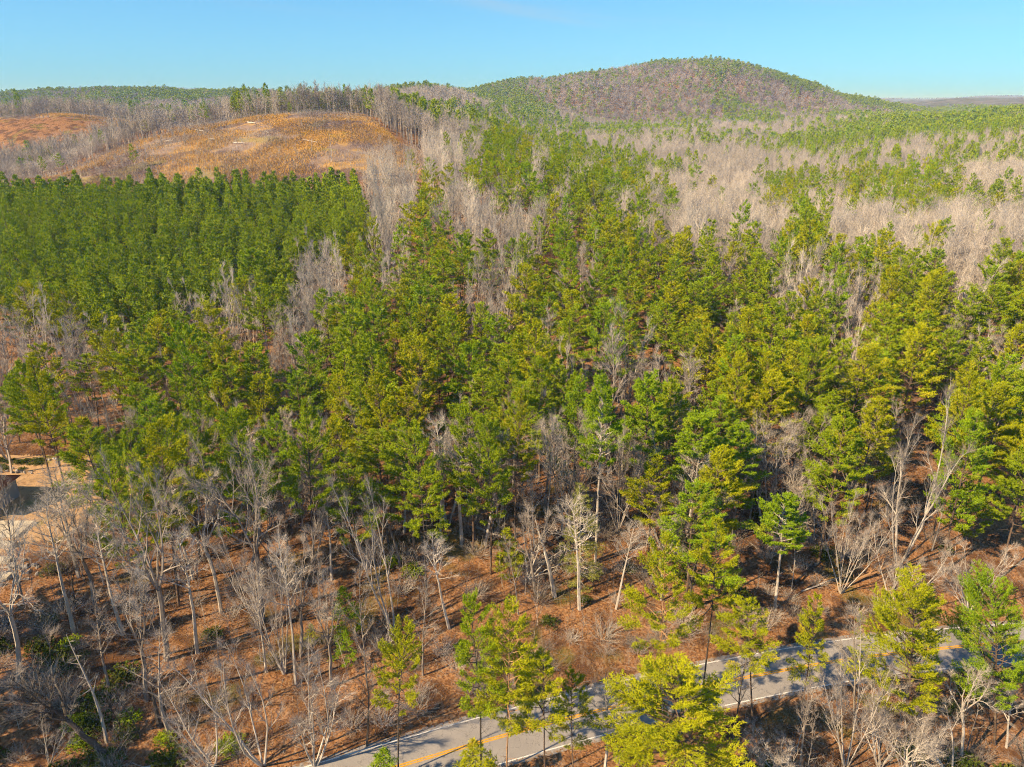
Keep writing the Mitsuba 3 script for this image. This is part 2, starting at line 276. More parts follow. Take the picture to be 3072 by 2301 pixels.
# every prototype: height 10, so a tree is scaled by its height / 10
def pine(seed, bark, needles, R=1.9, base=0.35, nb=60, twigs=7, k=8, blade=0.14, width=0.02, shape=0.55, rise=0.25, droop=0.0, trunk_r=0.085, layers=0, sides=6, dead=6, spread=0.6, branch_sides=3, bend=0.02, gap=0.0, inner=0.42):
    rng = np.random.default_rng(seed)
    w = Wood(); tr = path([0, 0, 0], [0, 0, 1], 10.0, 8, bend, 0.05, rng)
    tr[:, :2] -= np.outer(np.linspace(0, 1, 9), tr[-1, :2]); tr[:, 2] *= 10 / tr[-1, 2]
    w.add(tr, trunk_r, 0.012, sides)
    C, D = [], []
    az = rng.uniform(0, 6.28)
    lobes = rng.normal(size=(4,))
    for i in range(nb):
        t = (i + rng.uniform(0, 1)) / nb
        if layers: t = (math.floor(t * layers) + 0.25 * rng.random()) / layers
        if gap and rng.random() < gap * (1 - t): continue
        z = base + (0.985 - base) * t
        az += 2.4 + rng.normal() * 0.35
        prof = (1 - t) ** shape * min(1, 0.45 + 3.0 * t)
        ln = R * prof * rng.uniform(0.62, 1.12) * (1 + 0.22 * math.sin(az * 1 + lobes[0] * 3) + 0.12 * math.sin(2 * az + lobes[1] * 5)) + 0.12
        p, _ = at(tr, z)
        el = rise + 0.75 * t ** 1.6 + rng.normal() * 0.12 - droop * (1 - t)
        d = np.array([math.cos(az) * math.cos(el), math.sin(az) * math.cos(el), math.sin(el)])
        br = path(p, d, ln, 3, 0.10, 0.07 - droop * 0.12, rng)
        if branch_sides: w.add(br, 0.012 + 0.011 * ln, 0.005, branch_sides)
        nt = max(2, int(twigs * (0.4 + ln / R)))
        for j in range(nt):
            s = inner + (1 - inner) * (j + rng.random()) / nt
            q, bd = at(br, min(s, 0.999))
            lat = unit(np.cross(bd, [0, 0, 1.0])) * (1 if j % 2 else -1)
            td = unit(bd * 0.8 + lat * rng.uniform(0.4, 1.1) + [0, 0, rng.normal() * 0.10 + 0.10])
            tl = 0.42 * ln * (1.25 - s) * rng.uniform(0.6, 1.2) + 0.10
            m = max(1, int(round(tl / (blade * 0.8))))
            for u in range(m):
                C.append(q + td * tl * (u + 0.5) / m + [0, 0, 0.03 * rng.normal()]); D.append(td)
        C.append(br[-1]); D.append(d)
    C.append(tr[-1]); D.append(np.array([0, 0, 1.0]))
    for _ in range(dead):                                                                     # bare snags below the crown
        t = rng.uniform(base * 0.35, base); p, _ = at(tr, t); az = rng.uniform(0, 6.28)
        w.add(path(p, [math.cos(az), math.sin(az), 0.12], rng.uniform(0.3, 0.9), 2, 0.18, 0, rng), 0.014, 0.003, 3)
    crown = blades(np.array(C), np.array(D), k, blade, width, spread, rng)
    return {'trunk': mikit.ply(join(w.parts()), bark), 'crown': mikit.ply(crown, needles)}

def bare(seed, bark, twig, stems=1, fork=0.0, splay=0.25, wander=0.07, lift=0.10, limbs=7, branches=6, twigs=6, start=0.35, limb_len=0.42, limb_ang=0.6, r=0.10, twig_len=0.55, twig_r=0.0045, sides=6, fine=True, spread_r=1.0, top=1.0):
    """A leafless tree. stems: leaders from the ground (or from the fork, a fraction of the height)."""
    rng = np.random.default_rng(seed); w = Wood(); fw = Wood(); P0, P1 = [], []
    leaders = []
    if fork > 0:
        tr = path([0, 0, 0], [0, 0, 1], 10 * fork, 5, wander * 0.6, 0.03, rng)
        w.add(tr, r, r * 0.78, sides)
        for i in range(stems):
            az = 6.28 * (i + rng.uniform(-0.25, 0.25)) / stems
            leaders.append(path(tr[-1], [math.cos(az) * splay, math.sin(az) * splay, 1], 10 * (1 - fork) * rng.uniform(0.75, 1.08), 6, wander, lift, rng))
        rr = r * 0.72 / math.sqrt(max(stems, 1)) * 1.25
    else:
        for i in range(stems):
            az = 6.28 * (i + rng.uniform(-0.3, 0.3)) / stems; s = splay * rng.uniform(0.3, 1.1) * (stems > 1)
            leaders.append(path([math.cos(az) * 0.08 * (stems > 1), math.sin(az) * 0.08 * (stems > 1), 0], [math.cos(az) * s, math.sin(az) * s, 1], 10 * (1 if i == 0 else rng.uniform(0.62, 1.0)), 8, wander, lift, rng))
        rr = r / math.sqrt(stems) * 1.3
    top_z = max(l[:, 2].max() for l in leaders)
    def twig_fan(pts, ln):
        for j in range(twigs):
            s = 0.15 + 0.85 * (j + rng.random()) / twigs
            q, d = at(pts, min(s, 0.999))
            e = side_dir(d, rng.uniform(0.3, 0.85), rng.uniform(0, 6.28)); e = unit(e + [0, 0, 0.28])
            P0.append(q); P1.append(q + e * twig_len * rng.uniform(0.5, 1.3))
    for l in leaders:
        w.add(l, rr * rng.uniform(0.8, 1.1), rr * 0.10 + 0.003, max(sides - 1, 3))
        s0 = start if fork == 0 else 0.12
        for i in range(limbs):
            t = s0 + (0.97 - s0) * (i + rng.random()) / limbs
            q, d = at(l, min(t, 0.999))
            e = side_dir(d, limb_ang * rng.uniform(0.7, 1.25), 2.4 * i + rng.uniform(-0.6, 0.6))
            ln = 10 * limb_len * (1.08 - t) ** 0.7 * rng.uniform(0.6, 1.1) * spread_r * (0.6 if stems > 3 else 0.8)
            lb = path(q, e, ln, 4 if fine else 2, wander * 1.35, lift * 1.2, rng)
            lr = rr * (1.05 - t) * 0.55 + 0.009
            (w if fine else fw).add(lb, lr, 0.005, 4 if fine else 3)
            for b in range(branches):
                s = 0.2 + 0.8 * (b + rng.random()) / branches
                q2, d2 = at(lb, min(s, 0.999))
                e2 = side_dir(d2, rng.uniform(0.45, 0.9), rng.uniform(0, 6.28)); e2 = unit(e2 + [0, 0, 0.15])
                l2 = ln * 0.45 * (1.15 - s) * rng.uniform(0.6, 1.2) + 0.2
                bb = path(q2, e2, l2, 3 if fine else 1, wander * 1.6, lift * 1.2, rng)
                fw.add(bb, lr * 0.45 + 0.003 + (0 if fine else twig_r * 0.6), 0.003, 3)
                twig_fan(bb, l2)
            twig_fan(lb[-2:], ln)
        twig_fan(l[-2:], 1)
    n = len(P0)
    f = 10 / top_z * top
    tv, tf = join(w.parts() + (fw.parts() if fine else []))
    cv, cf = join(([spikes(P0, P1, np.full(n, twig_r) * rng.uniform(0.7, 1.4, n))] if n else []) + ([] if fine else fw.parts()))
    return {'trunk': mikit.ply((tv * f, tf), bark), 'crown': mikit.ply((cv * f, cf), twig)}

def far_bare(seed, n, ln, r, twig, wide=2.4):
    rng = np.random.default_rng(seed)
    t = rng.random(n) ** 0.8; az = rng.uniform(0, 6.28, n)
    z = 2.5 + 5.2 * t; rad = wide * 0.55 * np.sqrt(rng.random(n)) * (1.1 - 0.5 * t)
    p0 = np.stack([np.cos(az) * rad, np.sin(az) * rad, z], 1)
    d = unit(np.stack([np.cos(az) * 0.45, np.sin(az) * 0.45, np.full(n, 1.0)], 1) + 0.33 * rng.normal(size=(n, 3)))
    p1 = p0 + d * ln * rng.uniform(0.6, 1.3, (n, 1)); p1[:, 2] = np.minimum(p1[:, 2], 10.2)
    w = Wood()
    for i in range(3 if n > 50 else 1):
        w.add(path([0, 0, 0], [0.25 * math.cos(i * 2.2 + seed) * (i > 0), 0.25 * math.sin(i * 2.2 + seed) * (i > 0), 1], 9.0 - i, 3, 0.05, 0.05, rng), 0.10 + r * 0.6, r * 0.7, 3)
    return {'trunk': mikit.ply(join(w.parts()), twig), 'crown': mikit.ply(spikes(p0, p1, np.full(n, r) * rng.uniform(0.6, 1.4, n)), twig)}
def far_pine(seed, n, k, blade, width, needles, R=2.1, base=0.36):
    rng = np.random.default_rng(seed)
    t = rng.random(n) ** 0.9; az = rng.uniform(0, 6.28, n)
    prof = (1 - t) ** 0.55 * np.minimum(1, 0.5 + 3 * t) * (1 + 0.25 * np.sin(az + seed))
    rad = R * prof * np.sqrt(rng.uniform(0.25, 1, n))
    c = np.stack([np.cos(az) * rad, np.sin(az) * rad, 10 * (base + (0.97 - base) * t)], 1)
    d = unit(np.stack([np.cos(az), np.sin(az), 0.35 + t], 1))
    return {'crown': mikit.ply(blades(c, d, k, blade, width, 0.55, rng), needles), 'trunk': mikit.ply(frusta([[0, 0, 0]], [[0, 0, 8.5]], np.array([0.10]), np.array([0.03]), 3), 'bark_pine')}

GROUPS = {}
RADIUS = {}
def proto(name, parts):
    scene[name] = {'type': 'shapegroup', **parts}
    v = meshkit.WRITTEN[parts['crown']['filename']][0] if 'crown' in parts else np.zeros((1, 3)) + 1
    RADIUS[name] = float(np.quantile(np.hypot(v[:, 0], v[:, 1]), 0.93))
    GROUPS.setdefault(name.rsplit('_shape', 1)[0], []).append(name)
def protos(name, n, make):
    for i in range(n): proto(f'{name}_shape_{i + 1:03d}', make(i))
# near: read at 7 to 14 pixels a metre (a blade here is in units of a tenth of the tree's height)
protos('pine_near', 6, lambda i: pine(10 + i, 'bark_pine', ['needles_olive', 'needles_yellow', 'needles_olive', 'needles_bright', 'needles_olive', 'needles_yellow'][i], R=2.4, base=[0.30, 0.36, 0.42][i % 3], nb=50, twigs=10, k=15, blade=0.125, width=0.0175, layers=[0, 15, 13, 0, 14, 0][i], shape=[0.5, 0.42, 0.6][i % 3], spread=0.7))
protos('pine_bright_near', 3, lambda i: pine(20 + i, 'bark_pale' if i == 0 else 'bark_pine', 'needles_bright', R=2.0, base=0.55 - 0.10 * i, nb=46, twigs=9, k=19, blade=0.12, width=0.018, shape=0.32, rise=0.35, spread=0.75, trunk_r=0.095))
protos('pine_yellow_near', 5, lambda i: pine(30 + i, ['bark_pine', 'bark_dark', 'bark_orange', 'bark_dark', 'bark_pine'][i], 'needles_yellow' if i != 1 else 'needles_olive', R=2.2, base=0.34 + 0.04 * i, nb=50, twigs=10, k=12, blade=0.125, width=0.0165, shape=[0.5, 0.4, 0.35, 0.45, 0.55][i], rise=0.15, droop=0.1, trunk_r=0.07, bend=0.035, gap=0.08, dead=10))
protos('pine_bushy_near', 2, lambda i: pine(40 + i, 'bark_pine', 'needles_yellow' if i == 0 else 'needles_bright', R=3.1, base=0.30, nb=84, twigs=11, k=11, blade=0.12, width=0.016, shape=0.3, rise=0.2, trunk_r=0.10))
protos('small_pine', 2, lambda i: pine(45 + i, 'bark_pine', 'needles_bright' if i == 0 else 'needles_yellow', R=2.6, base=0.14, nb=46, twigs=7, k=8, blade=0.32, width=0.04, shape=0.7, rise=0.3, trunk_r=0.09, dead=2))
protos('hemlock', 1, lambda i: pine(50, 'bark_pale', 'needles_hemlock', R=2.0, base=0.06, nb=95, twigs=8, k=8, blade=0.15, width=0.014, shape=0.55, rise=-0.1, droop=0.25, trunk_r=0.10, spread=0.45, dead=0))
protos('pine_mid', 6, lambda i: pine(60 + i, 'bark_pine', ['needles_olive', 'needles_yellow', 'needles_olive', 'needles_bright', 'needles_olive', 'needles_yellow'][i], R=2.35, base=[0.30, 0.36, 0.42][i % 3], nb=42, twigs=8, k=10, blade=0.18, width=0.032, layers=[0, 15, 13, 0, 16, 0][i], shape=[0.45, 0.38, 0.55, 0.32, 0.5, 0.4][i], dead=2, sides=4))
protos('pine_back', 5, lambda i: pine(70 + i, 'bark_pine', ['needles_olive', 'needles_bright', 'needles_olive', 'needles_yellow', 'needles_olive'][i], R=2.4, base=0.38, nb=32, twigs=5, k=8, blade=0.28, width=0.066, shape=[0.4, 0.32, 0.45, 0.36, 0.5][i], dead=0, sides=3, branch_sides=0, layers=[0, 11, 0, 10, 0][i]))
protos('plantation', 4, lambda i: pine(80 + i, 'bark_pine', 'needles_dark', R=1.9, base=0.30, nb=34, twigs=4, k=8, blade=0.36, width=0.075, shape=0.45, rise=0.35, dead=0, sides=3, branch_sides=0, spread=0.7))
protos('plantation_far', 3, lambda i: far_pine(86 + i, 120, 8, 0.5, 0.12, 'needles_dark', R=1.6, base=0.3))
protos('vase_near', 6, lambda i: bare(100 + i, 'bark_pale', 'twigs_grey', stems=[5, 7, 4, 6, 3, 8][i], splay=[0.42, 0.5, 0.55, 0.35, 0.4, 0.6][i], wander=0.06, lift=0.07, limbs=7, branches=7, twigs=13, start=0.28, limb_len=0.46, limb_ang=0.5, r=0.13, twig_len=0.6, twig_r=0.0042))
protos('oak_near', 4, lambda i: bare(110 + i, ['bark_dark', 'bark_pale', 'bark_grey', 'bark_grey'][i], ['twigs_grey', 'twigs_pale', 'twigs_grey', 'twigs_pale'][i], stems=[3, 4, 3, 4][i], fork=[0.42, 0.5, 0.35, 0.45][i], splay=0.55, wander=0.17, lift=0.06, limbs=7, branches=7, twigs=14, twig_r=0.0042, limb_len=0.52, limb_ang=0.85, r=0.17))
protos('pole_near', 5, lambda i: bare(120 + i, ['bark_pale', 'bark_grey', 'bark_dark', 'bark_pale', 'bark_grey'][i], ['twigs_pale', 'twigs_grey', 'twigs_grey', 'twigs_pale', 'twigs_grey'][i], stems=1, wander=0.035, lift=0.04, limbs=18, branches=6, twigs=12, twig_r=0.0042, start=[0.45, 0.35, 0.3, 0.55, 0.25][i], limb_len=0.40, limb_ang=0.75, r=0.09, twig_len=0.45))
protos('sapling', 4, lambda i: bare(130 + i, ['bark_pale', 'bark_grey', 'bark_dark', 'bark_grey'][i], 'twigs_grey', stems=1, wander=0.05, lift=0.05, limbs=9, branches=2, twigs=3, start=0.3, limb_len=0.30, limb_ang=0.8, r=0.065, twig_len=0.7, twig_r=0.009, sides=4))
protos('dead_near', 1, lambda i: bare(140, 'bark_pale', 'bark_pale', stems=1, wander=0.03, lift=0.0, limbs=11, branches=1, twigs=1, start=0.45, limb_len=0.20, limb_ang=1.25, r=0.10, twig_len=0.3, twig_r=0.01))
protos('stub', 2, lambda i: bare(144 + i, ['bark_dark', 'bark_pale'][i], 'bark_grey', stems=1, wander=0.05, lift=0.0, limbs=2, branches=0, twigs=1, start=0.7, limb_len=0.1, limb_ang=1.0, r=[0.5, 0.2][i], twig_len=0.5, twig_r=0.03, sides=7))
protos('vase_mid', 5, lambda i: bare(150 + i, 'twigs_pale' if i % 2 else 'twigs_grey', 'twigs_pale' if i % 2 else 'twigs_grey', stems=[4, 5, 3, 6, 1][i], splay=0.45, wander=0.07, lift=0.07, limbs=[6, 5, 7, 5, 16][i], branches=5, twigs=7, start=0.3, limb_len=0.40, limb_ang=0.5, r=0.12, twig_len=0.7, twig_r=0.010, sides=4, fine=False))
protos('bare_back', 5, lambda i: far_bare(160 + i, 150, 2.1, 0.030, 'twigs_far' if i % 2 else 'twigs_pale', wide=2.3))
protos('bare_far', 4, lambda i: far_bare(170 + i, 46, 3.0, 0.065, 'twigs_far', wide=3.0))
protos('bare_hill', 3, lambda i: far_bare(180 + i, 36, 3.6, 0.13, ['twigs_dark', 'twigs_grey', 'twigs_dark'][i], wide=4.0))
protos('pine_far', 4, lambda i: far_pine(190 + i, 90, 5, 0.6, 0.16, ['needles_dark', 'needles_olive', 'needles_dark', 'needles_bright'][i], R=2.1))
protos('pine_hill', 3, lambda i: far_pine(196 + i, 50, 4, 0.9, 0.27, ['needles_dark', 'needles_olive', 'needles_dark'][i], R=2.3))
protos('pine_slope', 4, lambda i: far_pine(203 + i, 55, 4, 0.75, 0.23, ['needles_dark', 'needles_olive', 'needles_dark', 'needles_bright'][i], R=2.1))
protos('bare_slope', 4, lambda i: far_bare(210 + i, 30, 3.4, 0.10, 'twigs_far', wide=3.6))
protos('edge_tree', 4, lambda i: bare(220 + i, 'bark_grey', 'twigs_grey', stems=1, wander=0.03, lift=0.05, limbs=12, branches=3, twigs=4, start=0.42, limb_len=0.30, limb_ang=0.6, r=0.11, twig_len=0.9, twig_r=0.022, sides=4, fine=False))
def shrub(seed, leaves, n, size, spread=0.9):
    rng = np.random.default_rng(seed)
    c = rng.normal(size=(n, 3)) * [0.42, 0.42, 0.30]; c[:, 2] = np.abs(c[:, 2]) + 0.18; c *= np.clip(1.0 / np.linalg.norm(c, axis=1, keepdims=True), 0, 1)
    w = Wood()
    for i in range(7):
        a = i * 0.9 + seed
        w.add(path([0, 0, -0.1], [math.cos(a) * 0.7, math.sin(a) * 0.7, 1], 0.9, 3, 0.15, 0, rng), 0.02, 0.006, 3)
    return {'stem': mikit.ply(join(w.parts()), 'bark_grey'), 'crown': mikit.ply(blades(c, unit(c + [0, 0, 0.2]), 6, size, size * 0.30, spread, rng), leaves)}
protos('shrub', 4, lambda i: shrub(230 + i, ['leaves_shrub', 'leaves_shrub', 'leaves_shrub', 'needles_olive'][i], 160, 0.17))
def brushy(seed, twig, n=60, m=5):
    rng = np.random.default_rng(seed); w = Wood(); P0, P1 = [], []
    for i in range(n):
        a = rng.uniform(0, 6.28); s = rng.uniform(0.1, 0.9)
        pt = path([0.3 * math.cos(a) * rng.random(), 0.3 * math.sin(a) * rng.random(), -0.05], [s * math.cos(a), s * math.sin(a), 1], rng.uniform(0.6, 1.25), 3, 0.22, -0.05, rng)
        w.add(pt, 0.009, 0.003, 3)
        for j in range(m):
            q, d = at(pt, rng.uniform(0.35, 0.99)); e = side_dir(d, rng.uniform(0.4, 0.9), rng.uniform(0, 6.28))
            P0.append(q); P1.append(q + e * rng.uniform(0.15, 0.45))
    return {'stem': mikit.ply(join(w.parts()), twig), 'crown': mikit.ply(spikes(P0, P1, np.full(len(P0), 0.004)), twig)}
protos('bare_shrub', 4, lambda i: brushy(240 + i, ['twigs_grey', 'twigs_pale', 'bark_grey', 'twigs_far'][i]))
# ------------------------------------------------------------------ trees that can be told apart: kind, x, y, height, lean, crown radius, label
TREES = [
('D', -40.7, 53.1, 13.7, -0.5, 1.4, 'pale barkless dead tree leaning left over the litter with short broken branches near the top'),
('O', -39.4, 51.5, 13.4, -9.5, 5.1, 'dark thick trunk leaning steeply left from the litter beside the fallen white limb'),
('K', -36.4, 55.3, 5.5, 0.0, 0.5, 'short dark broken trunk bent at its top, between long straight trunk shadows'),
('K', -36.0, 55.7, 3.6, 0.5, 0.3, 'straight dark stub standing just behind the bent broken trunk'),
('O', -53.8, 59.8, 21.1, 4.6, 3.9, 'lichen grey tree with mossy trunk at the left edge below the house'),
('V', -44.9, 50.6, 7.2, 2.8, 2.0, 'small pale many-stemmed bare tree at the bottom left corner'),
('O', -39.9, 64.6, 23.4, 1.3, 4.1, 'big forked oak with thick grey trunk and twisted limbs left of the leaf litter slope'),
('P', -47.0, 72.7, 23.0, 0.7, 3.4, 'dark green pine with bare lower branches and long trunk right of the tan lawn'),
('P', -42.7, 74.2, 25.8, 1.9, 3.8, 'tall olive green pine with a long straight dark trunk over the litter slope'),
('O', -52.3, 72.7, 18.5, -0.1, 3.8, 'bare tree leaning left in front of the lawn with one long upright limb'),
('T', -54.0, 77.7, 10.7, -0.0, 1.3, 'thin straight bare tree behind the left-leaning tree by the lawn'),
('O', -54.6, 72.5, 9.4, 0.7, 1.6, 'dark bare tree with a bent side limb left of the left-leaning tree'),
('O', -36.9, 73.2, 20.1, 0.5, 3.0, 'twisted dark bare tree with a double trunk in the middle of the litter slope'),
('V', -26.0, 63.3, 18.8, -2.3, 3.6, 'white-limbed bare tree leaning left with a broad fan of branches above the pale thicket'),
('O', -31.3, 72.0, 23.4, 1.2, 4.3, 'tall bare oak with crooked pale limbs in front of the olive pines'),
('O', -36.7, 82.5, 17.1, 6.7, 2.7, 'bare tree leaning right with crooked pale crown behind the litter slope'),
('P', -26.6, 79.1, 26.8, 1.7, 3.1, 'olive pine on a long dark trunk standing alone in the litter slope'),
('P', -32.6, 87.2, 20.8, 0.7, 3.0, 'slender olive pine behind the crooked pale oaks'),
('T', -28.5, 95.1, 12.5, 0.5, 1.8, 'thin straight bare pole tree in the red leaf litter under the hanging pines'),
('Y', -27.0, 101.5, 20.9, 0.3, 3.9, 'yellow green pine with drooping foliage at the forest edge above the red litter'),
('S', -24.6, 74.4, 9.2, 0.3, 0.8, 'thin dark pole sapling above the small bright green pine'),
('S', -27.4, 76.0, 7.6, -0.2, 0.9, 'thin brown pole sapling between long shadows on the litter slope'),
('N', -19.3, 69.4, 7.1, -0.9, 2.1, 'small bright green pine in the middle of the open litter slope'),
('N', -23.9, 67.8, 3.3, 0.0, 0.7, 'tiny dark green pine left of the small bright green pine'),
('N', -18.8, 63.8, 5.7, 0.1, 1.2, 'small slim green pine below the small bright green pine'),
('V', -24.3, 50.8, 16.0, -0.2, 4.6, 'sprawling pale many-stemmed bare tree at the bottom, its limbs fanning left'),
('V', -19.2, 50.8, 14.7, 2.7, 3.1, 'upright pale many-stemmed bare tree beside the lower end of the road'),
('V', -29.1, 50.7, 10.8, 0.1, 3.1, 'low pale bare thicket tree left of the sprawling bare tree'),
('T', -14.6, 53.0, 11.4, 1.3, 1.4, 'pale bare tree with forked stems at the near end of the white road line'),
('W', -14.4, 69.4, 21.6, -1.3, 2.9, 'white slender tree leaning left with a high fork above the litter'),
('Y', -11.1, 75.3, 24.0, -0.5, 2.7, 'lacy yellow green pine with pale straight trunk in the centre litter clearing'),
('T', -10.4, 87.0, 19.2, 0.1, 2.3, 'tall pale bare tree rising beside the lacy yellow green pine'),
('S', -11.7, 73.7, 6.7, -0.0, 0.6, 'thin pale sapling in front of the lacy pine\'s trunk'),
('P', -2.9, 79.3, 22.7, -0.2, 2.6, 'pole pine with a small olive crown above the red litter in the centre'),
('P', 0.4, 85.0, 23.9, 0.8, 2.9, 'pale green pine standing behind the olive pole pine in the centre'),
('T', 2.1, 88.6, 9.5, -1.5, 1.7, 'grey twiggy bare tree beside the dark gap in the centre'),
('T', 3.1, 84.8, 12.0, -0.1, 1.8, 'reddish twiggy bare tree right of the grey twiggy one in the centre'),
('N', -0.3, 77.9, 8.1, -0.3, 2.2, 'small yellow pine behind the white fallen crown'),
('T', 0.8, 71.8, 11.8, -0.7, 1.2, 'thin pale stem left of the white fallen crown'),
('K', 5.5, 74.8, 12.2, -0.6, 0.8, 'tall pale snag with a splintered top in front of the feathery hemlock'),
('O', 7.5, 79.7, 22.6, -0.6, 3.8, 'tall bare tree with pale upswept crown and orange patch on its trunk behind the snag'),
('H', 8.9, 75.8, 16.0, -0.7, 2.4, 'feathery pale green hemlock right of the splintered snag'),
('Q', 11.4, 81.4, 26.4, -0.1, 3.0, 'tall pine with bright round crown on a long pale bare trunk'),
('V', 21.3, 85.3, 17.8, -2.9, 5.9, 'white wide-spreading bare tree in front of the bright green pines'),
('Q', 25.2, 84.4, 20.6, -1.3, 4.4, 'bright green broad pine behind the white spreading tree'),
('Q', 19.5, 91.9, 22.8, -0.4, 3.6, 'green round-headed pine right of the bright round-crowned pine'),
('T', 24.1, 85.5, 11.8, -1.4, 1.2, 'short bare trunk beside the broken limb right of the white spreading tree'),
('S', 6.7, 70.2, 4.4, 1.5, 0.5, 'leaning thin pale pole on the litter below the hemlock'),
('Y', 15.6, 56.1, 22.2, -1.3, 3.1, 'yellow green lacy pine by the road whose trunk crosses the centre line'),
('Y', 21.2, 60.9, 21.4, -0.8, 2.6, 'dark lacy green pine behind the yellow roadside pine'),
('Q', 33.3, 73.3, 15.6, -1.0, 2.9, 'bright pine with pale trunk standing alone above the road bank'),
('Y', 25.1, 55.6, 16.2, -2.8, 3.1, 'yellow pine with an orange trunk between the road and the bare trees below'),
('Y', 30.2, 56.1, 16.0, -0.7, 1.2, 'thin sparse green pine leaning right across the road'),
('Z', 39.7, 53.4, 18.8, -2.8, 4.3, 'big round yellow green pine hiding the bend of the road'),
('Z', 49.0, 53.6, 19.7, -4.9, 3.1, 'green round pine at the right edge beside the big yellow one'),
('Z', 15.6, 46.9, 16.0, -2.0, 5.8, 'broad bushy yellow green pine below the road at the bottom'),
('Y', -3.0, 49.0, 21.2, -0.6, 2.4, 'thin-trunked dark pine with a loose crown at the left of the road'),
('Y', -0.5, 47.2, 21.8, 0.2, 1.7, 'slim dark pine with straight black trunk across the road'),
('Y', -10.9, 49.5, 18.2, 1.9, 2.8, 'leafy green pine rising from below the road\'s left end'),
('Y', 3.2, 47.6, 16.8, -0.6, 2.9, 'see-through yellow green pine standing before the double yellow line'),
('Y', 5.9, 49.6, 13.4, -0.6, 1.8, 'slim lacy pine right of the see-through yellow green pine'),
('N', -11.9, 47.1, 6.4, 0.4, 2.4, 'low yellow green pine top at the bottom edge left of the road'),
('N', -3.6, 47.2, 7.3, 0.1, 2.0, 'low pale green pine top at the bottom edge on the road'),
('T', 8.9, 49.6, 11.5, -0.5, 1.7, 'black twiggy dead sapling before the double yellow line'),
('V', 32.6, 50.8, 16.3, -2.7, 2.9, 'white many-stemmed bare tree below the road at right'),
('T', 35.5, 55.6, 15.2, -1.6, 2.0, 'tall pale bare tree leaning right beside the many-stemmed white one'),
('V', 38.1, 50.1, 9.8, -0.7, 3.3, 'white forked bare tree with an orange trunk below the big yellow pine'),
('O', 44.5, 51.8, 12.3, -1.5, 2.5, 'brown thick trunk leaning right at the lower right'),
('T', 50.0, 53.3, 8.0, -1.2, 1.8, 'grey short forked tree in the lower right corner'),
('V', 26.2, 49.8, 7.6, -1.7, 2.7, 'low white bare sapling clump at the bottom below the yellow pine'),
('T', 28.2, 50.8, 12.4, -1.1, 1.4, 'thin pale bare tree between the orange-trunked pine and the white clump'),
('T', 23.0, 55.0, 10.4, -0.5, 1.2, 'dark bare sapling beside the orange-trunked yellow pine'),
('V', 36.0, 51.0, 10.5, -1.7, 2.7, 'pale bare bushy tree between the white clump and the forked tree'),
('V', 42.5, 50.2, 8.8, -2.5, 2.8, 'low pale bare thicket tree by the leaning brown trunk'),
('V', 42.6, 75.7, 15.3, -0.6, 3.9, 'white bare tree leaning right with its roots on the orange bank'),
('V', 48.4, 73.4, 10.3, -0.3, 4.7, 'white low-forking bare tree behind the big yellow pine'),
('V', 57.8, 73.1, 10.9, -2.6, 4.1, 'pale fan-shaped bare tree at the right edge of the bend'),
('V', 51.8, 79.8, 27.2, -2.5, 4.9, 'tall pinkish bare tree with a great fan crown at right'),
('V', 37.6, 91.1, 17.9, 0.1, 5.6, 'grey rounded bare tree over a patch of sunlit orange litter'),
('V', 43.3, 86.6, 15.4, -3.8, 2.5, 'dark twiggy bare tree between the two great fan crowns'),
('V', 64.6, 124.2, 13.8, -1.8, 2.5, 'pale bare tree in the dark gap between pines at right'),
('V', 93.6, 129.7, 17.1, -5.8, 5.3, 'grey dense round bare tree among pines near the right edge'),
('V', 30.7, 119.6, 15.4, 0.2, 3.2, 'pale narrow bare tree in front of the dark pines right of centre'),
('V', 13.3, 119.4, 15.4, 0.1, 4.2, 'wide pale bare tree at the left of the row of three in the centre'),
('V', 23.2, 123.4, 14.4, -0.7, 3.6, 'pale bare tree in the middle of the row of three in the centre'),
('V', -73.9, 115.7, 14.8, 0.8, 6.6, 'white spreading bare tree with a black trunk at the top of the lawn'),
('V', -66.6, 126.7, 15.4, -0.3, 6.2, 'grey full-crowned bare tree right of the white spreading one by the lawn'),
('V', -14.1, 151.0, 12.1, 2.3, 3.9, 'pale bare tree framed by green pines in the upper centre'),
('P', 63.8, 82.9, 11.5, -4.5, 3.8, 'olive pine over the pale thickets at the right'),
('P', 76.7, 94.6, 12.9, -2.8, 4.5, 'layered olive pine at the right edge'),
('P', 60.0, 104.2, 14.3, -5.9, 3.2, 'layered pine beside the great pinkish bare tree'),
('Q', -70.1, 185.5, 18.9, 1.8, 4.2, 'bright round-topped pine with pale trunk at the plantation\'s near edge'),
('P', -90.4, 117.3, 12.4, 0.8, 3.6, 'pine with layered boughs at the left edge above the lawn'),
]
